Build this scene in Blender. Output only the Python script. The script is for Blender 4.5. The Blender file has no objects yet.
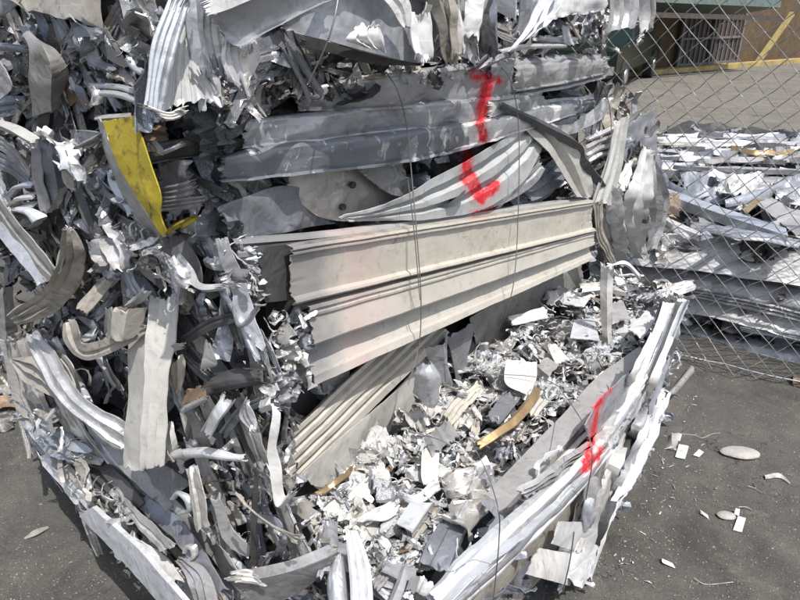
import bpy, math, random
from mathutils import Vector, Matrix, noise
R = math.radians
S = bpy.context.scene
COL = S.collection

# ------------------------------------------------------------------ camera
PITCH = R(25.0); FPX = 640.0; EYE = 1.6
cam = bpy.data.objects.new('camera', bpy.data.cameras.new('camera'))
cam.data.sensor_width = 36; cam.data.lens = 36 * FPX / 800
cam.data.clip_start = 0.02; cam.data.clip_end = 800
cam.location = (0, 0, EYE); cam.rotation_euler = (R(90) - PITCH, 0, 0)
COL.objects.link(cam); S.camera = cam

# ------------------------------------------------------------------ sky and sun
SUN = Vector((0.50, -0.866, 0)).normalized(); ELEV = R(63)
TO_SUN = Vector((SUN.x * math.cos(ELEV), SUN.y * math.cos(ELEV), math.sin(ELEV)))
w = bpy.data.worlds.new('World'); S.world = w; w.use_nodes = True
nt = w.node_tree; bg = nt.nodes['Background']
sky = nt.nodes.new('ShaderNodeTexSky'); sky.sky_type = 'NISHITA'; sky.sun_disc = False
sky.sun_elevation = ELEV; sky.sun_rotation = math.atan2(SUN.x, SUN.y)
sky.dust_density = 3.0; sky.air_density = 1.0; sky.ozone_density = 1.0
hs = nt.nodes.new('ShaderNodeHueSaturation'); hs.inputs['Saturation'].default_value = .75   # thin veil of haze
nt.links.new(sky.outputs[0], hs.inputs['Color']); nt.links.new(hs.outputs[0], bg.inputs[0]); bg.inputs[1].default_value = 0.15
sl = bpy.data.lights.new('sun', 'SUN'); sl.energy = 3.9; sl.angle = R(0.5); sl.color = (1.0, 0.97, 0.935)
so = bpy.data.objects.new('sun', sl); so.rotation_euler = TO_SUN.to_track_quat('Z', 'Y').to_euler()
so.location = (3, -3, 6); COL.objects.link(so)
S.view_settings.view_transform = 'Standard'; S.view_settings.look = 'None'
S.view_settings.exposure = 0.43; S.view_settings.gamma = 1.0

# ------------------------------------------------------------------ geometry of the place
def ray(px, py):
    u = px - 400.0; v = py - 300.0
    return Vector((u, FPX * math.cos(PITCH) - v * math.sin(PITCH), -FPX * math.sin(PITCH) - v * math.cos(PITCH)))
CP = Vector((0, 0, EYE))
class Plane:
    def __init__(s, p, n): s.p = Vector(p); s.n = Vector(n).normalized()
    def hit(s, px, py, off=0.0):
        d = ray(px, py); t = ((s.p + s.n * off) - CP).dot(s.n) / d.dot(s.n)
        return CP + d * t
C1 = Vector((.093, .748, 0)); C2 = Vector((-.29, 1.13, 0)); C3 = Vector((-.384, 1.013, 0)) + Vector((.738, -.675, 0)) * .07
PA = Plane(C1, (-.593, -.805, 0)); PB1 = Plane(C1, (.805, -.593, 0)); PT1 = Plane((0, 0, .6), (0, 0, 1))
PB2 = Plane(C2, (.76, -.65, 0)); PB3 = Plane(C3, (.738, -.675, 0)); PG = Plane((0, 0, 0), (0, 0, 1))
PR = Plane((1.54, 2.99, 0), (-.593, -.805, 0)); PRT = Plane((0, 0, .57), (0, 0, 1))
def upright(px, py, z, n=(0, -1, 0)):
    return Plane(Plane((0, 0, z), (0, 0, 1)).hit(px, py), n)

# ------------------------------------------------------------------ object helpers
def tag(o, label=None, cat=None, group=None, kind=None):
    if label: o['label'] = label
    if cat: o['category'] = cat
    if group: o['group'] = group
    if kind: o['kind'] = kind
    return o
def thing(name, loc, label, cat, group=None):
    o = bpy.data.objects.new(name, None); o.empty_display_size = .1
    o.location = loc; COL.objects.link(o); return tag(o, label, cat, group)
def link(name, me, parent=None, loc=None, mat4=None):
    o = bpy.data.objects.new(name, me); COL.objects.link(o)
    if mat4 is not None:
        m = mat4
    else:
        m = Matrix.Translation(loc if loc is not None else (0, 0, 0))
    if parent is not None:
        o.parent = parent
        b = Matrix.Identity(4); q = parent
        while q is not None:
            b = q.matrix_basis @ b; q = q.parent
        m = b.inverted() @ m
    o.matrix_basis = m
    return o
def mesh(name, vs, fs, mats, smooth=None, midx=None):
    me = bpy.data.meshes.new(name); me.from_pydata([tuple(v) for v in vs], [], fs); me.update()
    for m in (mats if isinstance(mats, (list, tuple)) else [mats]): me.materials.append(m)
    if midx: me.polygons.foreach_set('material_index', midx)
    if smooth is not None:
        me.polygons.foreach_set('use_smooth', [True] * len(me.polygons))
        me.set_sharp_from_angle(angle=R(smooth))
    return me
def centred(name, vs, fs, mats, parent=None, smooth=None, midx=None):
    c = Vector((0, 0, 0))
    for v in vs: c += Vector(v)
    c /= len(vs)
    return link(name, mesh(name, [Vector(v) - c for v in vs], fs, mats, smooth, midx), parent, c)
class MB:
    def __init__(s): s.v = []; s.f = []
    def box(s, c, sx, sy, sz, rot=None):
        b = len(s.v); M = rot or Matrix.Identity(3)
        for x in (-1, 1):
            for y in (-1, 1):
                for z in (-1, 1): s.v.append(Vector(c) + M @ Vector((x * sx / 2, y * sy / 2, z * sz / 2)))
        s.f += [tuple(b + i for i in q) for q in ((0, 1, 3, 2), (4, 6, 7, 5), (0, 4, 5, 1), (2, 3, 7, 6), (0, 2, 6, 4), (1, 5, 7, 3))]
    def tube(s, pts, r, n=6, cap=True, r2=None):
        b = len(s.v); pts = [Vector(p) for p in pts]; up = Vector((.13, .21, .97)).normalized()
        for i, p in enumerate(pts):
            t = (pts[min(i + 1, len(pts) - 1)] - pts[max(i - 1, 0)]).normalized()
            a = t.cross(up)
            if a.length < .1: a = t.cross(Vector((1, 0, 0)))
            a.normalize(); c = t.cross(a); rr = r if r2 is None else r + (r2 - r) * i / (len(pts) - 1)
            for k in range(n):
                g = 2 * math.pi * k / n; s.v.append(p + (a * math.cos(g) + c * math.sin(g)) * rr)
        for i in range(len(pts) - 1):
            for k in range(n):
                s.f.append((b + i * n + k, b + i * n + (k + 1) % n, b + (i + 1) * n + (k + 1) % n, b + (i + 1) * n + k))
        if cap:
            s.f.append(tuple(b + k for k in range(n))[::-1]); s.f.append(tuple(b + (len(pts) - 1) * n + k for k in range(n)))
    def build(s, name, mat, parent=None, smooth=None): return centred(name, s.v, s.f, mat, parent, smooth)

# ------------------------------------------------------------------ materials
class N:
    def __init__(s, m): s.t = m.node_tree; s.b = s.t.nodes['Principled BSDF']
    def new(s, k, **kw):
        n = s.t.nodes.new(k)
        for a, b in kw.items(): setattr(n, a, b)
        return n
    def put(s, sock, v):
        if isinstance(v, bpy.types.NodeSocket): s.t.links.new(v, sock)
        else: sock.default_value = v
    def math(s, op, a, b=0.0, c=0.0, clamp=False):
        n = s.new('ShaderNodeMath', operation=op, use_clamp=clamp)
        s.put(n.inputs[0], a); s.put(n.inputs[1], b); s.put(n.inputs[2], c); return n.outputs[0]
    def noise(s, co, scale, det=4, rough=.55, dist=0.0):
        n = s.new('ShaderNodeTexNoise'); s.put(n.inputs['Vector'], co); n.inputs['Scale'].default_value = scale
        n.inputs['Detail'].default_value = det; n.inputs['Roughness'].default_value = rough; n.inputs['Distortion'].default_value = dist
        return n.outputs['Fac']
    def ramp(s, f, lo, hi, a=0.0, b=1.0):
        n = s.new('ShaderNodeMapRange'); s.put(n.inputs[0], f); n.inputs[1].default_value = lo; n.inputs[2].default_value = hi
        n.inputs[3].default_value = a; n.inputs[4].default_value = b; return n.outputs[0]
    def mix(s, f, a, b, mode='MIX'):
        n = s.new('ShaderNodeMix', data_type='RGBA', blend_type=mode); s.put(n.inputs[0], f)
        s.put(n.inputs[6], a); s.put(n.inputs[7], b); return n.outputs[2]
def rgb(*c): return (c[0], c[1], c[2], 1.0)

# red spray marks: strokes given as points on the bale faces (along the face, height)
def paint_group():
    g = bpy.data.node_groups.new('spray_paint', 'ShaderNodeTree')
    g.interface.new_socket('Mask', in_out='OUTPUT', socket_type='NodeSocketFloat')
    out = g.nodes.new('NodeGroupOutput'); L = g.links
    def M(op, a, b=0.0, c=0.0, clamp=False):
        n = g.nodes.new('ShaderNodeMath'); n.operation = op; n.use_clamp = clamp
        for i, v in enumerate((a, b, c)):
            if isinstance(v, bpy.types.NodeSocket): L.new(v, n.inputs[i])
            else: n.inputs[i].default_value = v
        return n.outputs[0]
    geo = g.nodes.new('ShaderNodeNewGeometry'); sep = g.nodes.new('ShaderNodeSeparateXYZ'); L.new(geo.outputs['Position'], sep.inputs[0])
    X, Y, Z = sep.outputs
    ns = g.nodes.new('ShaderNodeTexNoise'); L.new(geo.outputs['Position'], ns.inputs['Vector']); ns.inputs['Scale'].default_value = 45; ns.inputs['Detail'].default_value = 3
    jit = M('MULTIPLY_ADD', ns.outputs['Fac'], .026, -.013)
    best = None
    for pl, aim, o, strokes in ((PB2, (483, 140), .06, [((475, 77), (497, 81), 4.6), ((487, 84), (485, 96), 6.5), ((483, 100), (482, 116), 5.5), ((480, 123), (484, 138), 5.5), ((466, 156), (467, 174), 6), ((468, 178), (481, 197), 7.5), ((481, 198), (494, 187), 7), ((474, 213), (492, 209), 2.5)]),
                        (PB1, (597, 425), .05, [((613, 378), (598, 403), 3.6), ((597, 404), (592, 440), 4.4), ((591, 440), (586, 468), 4.8), ((588, 468), (601, 450), 4.0)])):
        # the can was held in front of the face: paint lands along one fixed direction
        d0 = (pl.hit(*aim) - CP).normalized(); e = d0.cross(Vector((0, 0, 1))).normalized(); f = e.cross(d0).normalized()
        def dot(v): return M('ADD', M('ADD', M('MULTIPLY', X, v.x), M('MULTIPLY', Y, v.y)), M('MULTIPLY', Z, v.z))
        sx = dot(e); sz = dot(f); c0 = pl.hit(*aim, o).dot(d0)
        near = M('LESS_THAN', M('ABSOLUTE', M('SUBTRACT', dot(d0), c0)), .32)
        near = M('MULTIPLY', near, M('LESS_THAN', M('SUBTRACT', dot(pl.n), pl.p.dot(pl.n)), .095 if pl is PB2 else .3))
        for a, b, r in strokes:
            A = pl.hit(*a, o); B = pl.hit(*b, o); dist = (A - CP).length
            ax, az, bx, bz = A.dot(e), A.dot(f), B.dot(e), B.dot(f)
            rad = r * dist / FPX
            dx, dz = bx - ax, bz - az; l2 = dx * dx + dz * dz
            px = M('SUBTRACT', sx, ax); pz = M('SUBTRACT', sz, az)
            h = M('DIVIDE', M('ADD', M('MULTIPLY', px, dx), M('MULTIPLY', pz, dz)), l2, clamp=True)
            qx = M('SUBTRACT', px, M('MULTIPLY', h, dx)); qz = M('SUBTRACT', pz, M('MULTIPLY', h, dz))
            d = M('SQRT', M('ADD', M('MULTIPLY', qx, qx), M('MULTIPLY', qz, qz)))
            k = M('MULTIPLY', M('DIVIDE', M('SUBTRACT', rad + .003, M('ADD', d, jit)), .009, clamp=True), near)
            halo = M('MULTIPLY', M('MULTIPLY', M('DIVIDE', M('SUBTRACT', rad + .016, d), .03, clamp=True), .42), M('MULTIPLY', near, M('GREATER_THAN', ns.outputs['Fac'], .44)))
            k = M('MAXIMUM', k, halo)
            best = k if best is None else M('MAXIMUM', best, k)
    go = g.interface
    L.new(best, out.inputs[0]); return g
PAINT = paint_group()

def metal(name, col, metallic=.55, rough=.42, dirt=.35, dcol=(.10, .085, .07), var=.25, bump=.25, paint=True, streak=.25, chip=None, wr=.15):
    m = bpy.data.materials.new(name); m.use_nodes = True; n = N(m)
    tc = n.new('ShaderNodeTexCoord'); oi = n.new('ShaderNodeObjectInfo')
    co = n.new('ShaderNodeVectorMath', operation='ADD'); n.put(co.inputs[0], tc.outputs['Object'])
    rv = n.new('ShaderNodeCombineXYZ'); r7 = n.math('MULTIPLY', oi.outputs['Random'], 7.0)
    for i in range(3): n.put(rv.inputs[i], r7)
    n.put(co.inputs[1], rv.outputs[0]); co = co.outputs[0]
    big = n.noise(co, 9, 5, .6); fine = n.noise(co, 70, 4, .65); mid = n.noise(co, 24, 4, .6, 1.2)
    c = n.mix(n.ramp(big, .3, .7), rgb(*[x * (1 - var) for x in col]), rgb(*[min(1, x * (1 + var * .5)) for x in col]))
    tint = n.mix(oi.outputs['Random'], rgb(.80, .84, .90), rgb(1.05, 1.0, .93))
    c = n.mix(1.0, c, tint, 'MULTIPLY')
    d = n.math('MULTIPLY', n.ramp(mid, .50, .72), n.ramp(fine, .35, .6))
    d = n.math('MULTIPLY', d, dirt * 1.6, clamp=True)
    c = n.mix(d, c, rgb(*dcol))
    # long drawn scratches
    mp = n.new('ShaderNodeMapping'); n.put(mp.inputs[0], co); mp.inputs['Scale'].default_value = (3, 3, 160); mp.inputs['Rotation'].default_value = (.4, .2, .1)
    sc = n.noise(mp.outputs[0], 1.0, 3, .6)
    c = n.mix(n.math('MULTIPLY', n.ramp(sc, .62, .72), streak, clamp=True), c, rgb(*[min(1, x * 1.35 + .05) for x in col]))
    met = metallic
    if chip:
        k = n.math('MULTIPLY', n.ramp(mid, .56, .60), n.ramp(big, .45, .52), clamp=True)
        c = n.mix(k, c, rgb(*chip))
    rg = n.ramp(fine, .3, .7, max(.12, rough - .12), rough + .18)
    if paint:
        g = n.new('ShaderNodeGroup', node_tree=PAINT)
        pm = n.math('MULTIPLY', n.math('MULTIPLY', g.outputs[0], n.ramp(fine, .28, .46, .5, 1)), n.ramp(mid, .34, .5, .75, 1), clamp=True)
        c = n.mix(pm, c, rgb(.50, .012, .022))
        met = n.math('MULTIPLY', n.math('SUBTRACT', 1.0, pm), metallic)
        rg = n.math('MAXIMUM', rg, n.math('MULTIPLY', pm, .6))
    n.put(n.b.inputs['Base Color'], c); n.put(n.b.inputs['Metallic'], met); n.put(n.b.inputs['Roughness'], rg)
    bp = n.new('ShaderNodeBump'); bp.inputs['Strength'].default_value = bump; bp.inputs['Distance'].default_value = .004
    v = n.new('ShaderNodeTexVoronoi', feature='DISTANCE_TO_EDGE'); v.inputs['Scale'].default_value = 26
    wv = n.new('ShaderNodeVectorMath', operation='ADD'); wn = n.new('ShaderNodeTexNoise'); n.put(wn.inputs['Vector'], co); wn.inputs['Scale'].default_value = 14
    wm = n.new('ShaderNodeVectorMath', operation='SCALE'); n.put(wm.inputs[0], wn.outputs['Color']); wm.inputs['Scale'].default_value = .09
    n.put(wv.inputs[0], co); n.put(wv.inputs[1], wm.outputs[0]); n.put(v.inputs['Vector'], wv.outputs[0])
    crease = n.ramp(v.outputs['Distance'], 0, .28)
    hh = n.math('ADD', n.math('ADD', n.math('MULTIPLY', mid, .8), n.math('MULTIPLY', fine, .30 if wr < .45 else .06)), n.math('MULTIPLY', crease, wr * 1.6))
    n.put(bp.inputs['Height'], hh); n.put(n.b.inputs['Normal'], bp.outputs[0])
    return m
M = dict(
    alu=metal('bare_aluminium', (.60, .605, .61), .55, .38, .35, wr=.5),
    bright=metal('bright_aluminium', (.72, .725, .73), .60, .34, .22, wr=.6),
    white=metal('white_enamel_metal', (.60, .605, .605), .12, .38, .35, var=.12, wr=.35),
    lilac=metal('pale_grey_enamel', (.44, .445, .46), .45, .38, .35, var=.16, wr=.5),
    cream=metal('cream_enamel', (.47, .46, .425), .05, .44, .30, var=.12),
    beige=metal('beige_weathered_metal', (.36, .345, .315), .25, .45, .6, wr=.4),
    grey=metal('blue_grey_metal', (.27, .28, .305), .45, .36, .40, wr=.5),
    dark=metal('dark_grey_metal', (.10, .103, .105), .45, .42, .4, wr=.5),
    steel=metal('grey_coated_metal', (.20, .215, .235), .3, .38, .40, chip=(.45, .46, .46)),
    painted_shade=metal('charcoal_packed_metal', (.055, .055, .057), .3, .6, .5, paint=False),  # near-black colour holds the shade of deep gaps and holes
    yellow=metal('yellow_paint_metal', (.44, .36, .035), .05, .45, .85, dcol=(.08, .06, .03), var=.2),
    gold=metal('bronze_anodised_metal', (.40, .29, .15), .6, .36, .35),
    brown=metal('brown_rusty_metal', (.20, .145, .10), .15, .6, .5),
    wire=metal('galvanised_wire', (.22, .22, .22), .5, .45, .3, paint=False, bump=0),
    fence=metal('galvanised_fence_wire', (.26, .26, .255), .4, .5, .3, paint=False, bump=0),
)
def siding_mat():
    m = metal('cream_siding_enamel', (.425, .418, .385), .03, .42, .25, var=.08, bump=.12); n = N(m)
    old = n.b.inputs['Base Color'].links[0].from_socket
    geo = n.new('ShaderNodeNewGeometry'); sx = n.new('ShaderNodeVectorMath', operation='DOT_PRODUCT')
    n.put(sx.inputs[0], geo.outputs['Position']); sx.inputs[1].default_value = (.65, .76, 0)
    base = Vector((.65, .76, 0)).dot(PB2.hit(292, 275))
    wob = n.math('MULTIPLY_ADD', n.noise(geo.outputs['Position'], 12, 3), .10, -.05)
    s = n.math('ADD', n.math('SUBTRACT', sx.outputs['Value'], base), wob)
    painted_shade = n.math('MULTIPLY', n.ramp(s, .0, .07, 1, 0), .75, clamp=True)  # darkens the left panel ends; their shade is put into the colour
    pink = n.math('MULTIPLY', n.math('MULTIPLY', n.ramp(s, .03, .10), n.ramp(s, .10, .24, 1, 0)), .75, clamp=True)
    gp = geo.outputs['Position']
    m2 = n.new('ShaderNodeMapping'); n.put(m2.inputs[0], gp); m2.inputs['Rotation'].default_value = (0, 0, -.86); m2.inputs['Scale'].default_value = (2.5, 90, 150)
    sc2 = n.math('MULTIPLY', n.ramp(n.noise(m2.outputs[0], 1.0, 3, .7), .60, .68), n.ramp(n.noise(gp, 7, 3), .45, .6), clamp=True)
    old = n.mix(n.math('MULTIPLY', sc2, .55), old, rgb(.20, .19, .17))
    scuff = n.math('MULTIPLY', n.ramp(n.noise(gp, 38, 6, .75, .8), .58, .64), n.ramp(n.noise(gp, 5, 3), .48, .62), clamp=True)
    old = n.mix(n.math('MULTIPLY', scuff, .7), old, rgb(.17, .155, .13))
    c = n.mix(pink, old, rgb(.45, .35, .32)); c = n.mix(painted_shade, c, rgb(.17, .165, .17))
    n.put(n.b.inputs['Base Color'], c); return m
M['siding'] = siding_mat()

# ------------------------------------------------------------------ profiles (t across, h out of the surface, as fractions of the width)
def rib(n, d=.05):
    p = []
    for i in range(n):
        a = i / n; b = (i + 1) / n; e = .19 / n
        p += [(a + e, 0), (b - 2 * e, .0), (b - e, -d), (b, -d)] if i < n - 1 else [(a + e, 0), (1, 0)]
    return p
PROF = dict(
    flat=[(0, 0), (.5, .01), (1, 0)], lip=[(0, -.35), (0, 0), (.5, .01), (1, 0), (1, -.35)],
    lipf=[(0, .22), (.015, 0), (.5, 0), (.985, 0), (1, .22)], vee=[(0, -.28), (.45, .1), (1, -.2)],
    ell=[(0, -.5), (0, 0), (1, 0)], box=[(.02, -.7), (0, 0), (1, 0), (.98, -.7)],
    round=[(0, -.42), (.03, -.2), (.15, .02), (.35, .14), (.6, .14), (.85, .02), (.97, -.2), (1, -.42)],
    soft=[(0, -.3), (.02, -.12), (.10, .05), (.3, .13), (.6, .10), (.85, .02), (.93, -.02), (1, -.14)],
    shell=[(0, -.14), (.03, .0), (.12, .07), (.35, .09), (.6, .05), (.8, .0), (.90, -.05), (.91, .03), (.98, .04), (1, -.04)],
    fold=[(0, -.22), (.03, -.04), (.18, .07), (.42, .06), (.5, .0), (.56, .0), (.8, .06), (.95, -.02), (1, -.15)],
    rib2=rib(2, .09), rib3=rib(3, .07), rib5=rib(5, .15), rib4=rib(4, .06),
    wave=[(0, 0), (.12, .10), (.3, -.03), (.45, .09), (.62, -.04), (.8, .08), (1, -.05)],
    step=[(0, .10), (.05, .10), (.07, 0), (.55, .02), (.6, -.12), (1, -.10)],
    sid1=[(0, -.10), (.0, .07), (.045, .085), (.06, .03), (.085, .03), (.095, .07), (.13, .07), (.15, .0), (.86, .0), (.885, .10), (.93, .115), (.95, .05), (1, .02)],
    sid2=[(0, -.06), (.0, .05), (.035, .055), (.05, .03), (.08, .03), (.09, .055), (.12, .055), (.14, .03), (.43, .10), (.455, .09), (.475, -.16), (.56, -.17), (.86, -.01), (.88, .035), (.98, .07), (1, .05), (1, -.03)],
    sid0=[(0, -.2), (0, .0), (.14, .05), (.2, -.1), (.34, -.1), (.4, .1), (.55, .1), (.6, -.02), (.8, -.02), (.85, .12), (1, .12), (1, -.1)],
)
def sample_profile(pts, n):
    L = [0]
    for a, b in zip(pts, pts[1:]): L.append(L[-1] + math.hypot(b[0] - a[0], b[1] - a[1]) + 1e-5)
    out = []
    for i, (a, b) in enumerate(zip(pts, pts[1:])):
        k = max(1, round(n * (L[i + 1] - L[i]) / L[-1]))
        for j in range(k): f = j / k; out.append((a[0] + (b[0] - a[0]) * f, a[1] + (b[1] - a[1]) * f))
    out.append(pts[-1]); return out
def cr(P, f):
    n = len(P) - 1
    if n == 0: return P[0]
    x = f * n; i = min(int(x), n - 1); t = x - i
    p1, p2 = P[i], P[i + 1]; p0 = P[i - 1] if i > 0 else p1 * 2 - p2; p3 = P[i + 2] if i + 2 <= n else p2 * 2 - p1
    return ((p1 * 2) + (p2 - p0) * t + (p0 * 2 - p1 * 5 + p2 * 4 - p3) * t * t + (p1 * 3 - p0 - p2 * 3 + p3) * t ** 3) * .5
def ridge(p, f):
    return 1 - 2 * abs(noise.noise(p * f))
def sweep(Ls, Rs, prof, nv, nu, th, crump, torn, face, seed=0, cfreq=11.0):
    """Surface swept through left/right edge points; returns verts and faces of a thin closed shell."""
    pr = sample_profile(PROF[prof], nu); m = len(pr); so = Vector((seed * 3.17, seed * 1.71, seed * .93)); rnd = random.Random(seed)
    W = sum(((a - b).length for a, b in zip(Ls, Rs))) / len(Ls)
    top = []; bot = []
    jag = [[.55 * noise.noise(Vector((i / m * 5, k * 9 + seed * .7, 0))) + .35 * noise.noise(Vector((i / m * 17, k * 5 + seed * .7, 2))) + .12 * (rnd.random() - .5) - (.5 if rnd.random() < .07 else 0) for i in range(m)] for k in range(2)]
    for j in range(nv + 1):
        f = j / nv; a = cr(Ls, f); b = cr(Rs, f); e = .5 / nv
        t = (cr(Ls, min(1, f + e)) + cr(Rs, min(1, f + e)) - cr(Ls, max(0, f - e)) - cr(Rs, max(0, f - e)))
        t = t.normalized() if t.length > 1e-9 else Vector((0, 0, 1))
        ac = b - a; n = ac.cross(t)
        n = n.normalized() if n.length > 1e-9 else face.copy()
        if n.dot(face) < 0: n = -n
        wloc = max(ac.length, .25 * W)
        for i, (tt, hh) in enumerate(pr):
            p = a + ac * tt + n * (hh * wloc)
            q = p + so
            dd = crump * (noise.noise(q * cfreq) * .55 + (ridge(q, cfreq * .55) - .5) * 1.5 + (ridge(q + Vector((5, 2, 8)), cfreq * 1.5) - .5) * .75)
            p = p + n * dd + t * crump * .6 * noise.noise(q * cfreq * 1.3 + Vector((9, 4, 1)))
            for end, (d0, sg) in enumerate(((f, -1), (1 - f, 1))):
                if torn > 0 and d0 < 1.6 / nv:
                    s = 1 - d0 * nv / 1.6; jv = jag[end][i]
                    p = p + t * (sg * torn * jv * 2.0 * s) + n * (torn * 1.1 * noise.noise(q * 60) * s + torn * .7 * jag[end][(i * 7 + 3) % m] * s)
            top.append(p); bot.append(p - n * th)
    vs = top + bot; o = len(top); fs = []
    for j in range(nv):
        for i in range(m - 1):
            a = j * m + i; fs.append((a, a + 1, a + m + 1, a + m)); fs.append((o + a, o + a + m, o + a + m + 1, o + a + 1))
    for j in range(nv):
        a = j * m; fs.append((a, a + m, o + a + m, o + a)); a = j * m + m - 1; fs.append((a, o + a, o + a + m, a + m))
    for i in range(m - 1):
        fs.append((i, o + i, o + i + 1, i + 1)); a = nv * m + i; fs.append((a, a + 1, o + a + 1, o + a))
    return vs, fs
_seed = [1]
def strip(name, parent, plane, mat, secs, prof='flat', off=0.0, crump=.004, torn=.008, th=.0025, nu=14, nv=None, smooth=27, label=None, cfreq=11.0, tilt=0.0):
    """One bent piece: each section is (xl, yl, xr, yr[, offset_l, offset_r]) where its two edges meet the face plane."""
    Ls = []; Rs = []
    for k, s in enumerate(secs):
        o1 = s[4] if len(s) > 4 else off + tilt * k / max(1, len(secs) - 1); o2 = s[5] if len(s) > 5 else (s[4] if len(s) > 4 else o1)
        Ls.append(plane.hit(s[0], s[1], o1)); Rs.append(plane.hit(s[2], s[3], o2))
    Lg = sum((Ls[i + 1] - Ls[i]).length for i in range(len(Ls) - 1))
    nv = nv or max(10, min(70, int(Lg / .010)))
    if prof in ('round', 'soft', 'shell', 'wave', 'fold'): nu = max(nu, 26); smooth = 42
    elif prof in ('flat', 'vee'): nu = max(nu, 18)
    mid = sum(Ls, Vector()) / len(Ls); _seed[0] += 1
    vs, fs = sweep(Ls, Rs, prof, nv, nu, th, crump, torn, (CP - mid).normalized(), _seed[0], cfreq)
    o = centred(name, vs, fs, M[mat], parent, smooth)
    if label: o['label'] = label
    return o

# ------------------------------------------------------------------ ground and far setting
def ground_mat(name, base, spk, scale=1.0, tintv=(.8, .74, .62)):
    m = bpy.data.materials.new(name); m.use_nodes = True; n = N(m)
    geo = n.new('ShaderNodeNewGeometry'); P = geo.outputs['Position']
    big = n.noise(P, 1.1, 6, .62); md = n.noise(P, 9, 6, .7); fine = n.noise(P, 190, 3, .7); gr = n.noise(P, 620, 2, .6)
    c = n.mix(n.ramp(big, .35, .68), rgb(*[x * .82 for x in base]), rgb(*[x * 1.28 for x in base]))
    c = n.mix(n.ramp(md, .38, .72, 0, .75), c, rgb(base[0] * 1.75, base[1] * 1.65, base[2] * 1.45))
    c = n.mix(n.ramp(fine, .52, .64, 0, .75), c, rgb(base[0] * 2.2, base[1] * 2.1, base[2] * 1.9))
    c = n.mix(n.ramp(gr, .35, .5, .6, 0), c, rgb(base[0] * .35, base[1] * .35, base[2] * .35))
    v = n.new('ShaderNodeTexVoronoi'); n.put(v.inputs['Vector'], P); v.inputs['Scale'].default_value = 85
    s1 = n.math('MULTIPLY', n.ramp(v.outputs['Distance'], .10, .20, 1, 0), n.ramp(n.noise(P, 31, 2), spk, spk + .04), clamp=True)
    c = n.mix(s1, c, rgb(.42, .38, .31))
    # dusty worn patches and old sand dried on the surface
    pt = n.math('MULTIPLY', n.ramp(n.noise(P, 3.2, 7, .7, 1.5), .56, .66), n.ramp(n.noise(P, 60, 4, .7), .4, .6, .2, 1))
    c = n.mix(n.math('MULTIPLY', pt, .55), c, rgb(.22, .19, .15))
    oil = n.ramp(n.noise(P, 1.9, 5, .6, .8), .57, .66, 0, .5); c = n.mix(oil, c, rgb(*[x * .5 for x in base]))
    mp = n.new('ShaderNodeVectorMath', operation='ADD'); wn = n.new('ShaderNodeTexNoise'); n.put(wn.inputs['Vector'], P); wn.inputs['Scale'].default_value = 5; wn.inputs['Detail'].default_value = 6
    n.put(mp.inputs[0], P); n.put(mp.inputs[1], wn.outputs['Color']); cv = n.new('ShaderNodeTexVoronoi', feature='DISTANCE_TO_EDGE'); n.put(cv.inputs['Vector'], mp.outputs[0]); cv.inputs['Scale'].default_value = 1.3
    ck = n.math('MULTIPLY', n.ramp(cv.outputs['Distance'], .002, .007, 1, 0), n.ramp(n.noise(P, 2.3, 3), .48, .56), clamp=True)
    c = n.mix(n.math('MULTIPLY', ck, .8), c, rgb(.015, .014, .013))
    dz = n.math('MULTIPLY', n.ramp(n.noise(P, 4.5, 8, .75, .6), .47, .66), n.ramp(n.noise(P, 130, 3, .7), .35, .6), clamp=True)
    c = n.mix(n.math('MULTIPLY', dz, .6), c, rgb(base[0] * 2.4, base[1] * 2.25, base[2] * 1.95))
    n.put(n.b.inputs['Base Color'], c); n.b.inputs['Roughness'].default_value = .9; n.b.inputs['Specular IOR Level'].default_value = .25
    bp = n.new('ShaderNodeBump'); bp.inputs['Strength'].default_value = .8; bp.inputs['Distance'].default_value = .004
    n.put(bp.inputs['Height'], n.math('ADD', n.math('MULTIPLY', fine, .8), n.math('ADD', gr, n.math('MULTIPLY', md, 1.4)))); n.put(n.b.inputs['Normal'], bp.outputs[0])
    return m
GM = ground_mat('worn_asphalt', (.072, .0715, .069), .56); RM = ground_mat('pale_road_asphalt', (.115, .11, .10), .9)
def sheet(name, pts, z, mat): return tag(centred(name, [(x, y, z) for x, y in pts], [tuple(range(len(pts)))], mat), kind='structure')
def ground_sheet():
    # near ground as a gently uneven grid, reaching out flat to the horizon
    xs = [-300, -60, -12, -5] + [-3 + i * .06 for i in range(int(7 / .06))] + [4.1, 7, 14, 60, 300]
    ys = [-300, -60, -8, -1] + [0 + i * .06 for i in range(int(4.6 / .06))] + [4.7, 7, 14, 60, 300]
    vs = []; fs = []
    for y in ys:
        for x in xs:
            k = 1 if (-3 < x < 4 and 0 < y < 4.5) else 0
            vs.append((x, y, k * (.006 * noise.noise(Vector((x * 2.5, y * 2.5, 0))) + .004 * noise.noise(Vector((x * 9, y * 9, 3))))))
    nx = len(xs)
    for j in range(len(ys) - 1):
        for i in range(nx - 1): a = j * nx + i; fs.append((a, a + 1, a + nx + 1, a + nx))
    return tag(link('ground', mesh('ground', vs, fs, GM, 60)), kind='structure')
ground_sheet()
sheet('road', [(-30, 6.3), (60, 3.8), (60, 40), (-30, 40)], .012, RM)

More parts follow.
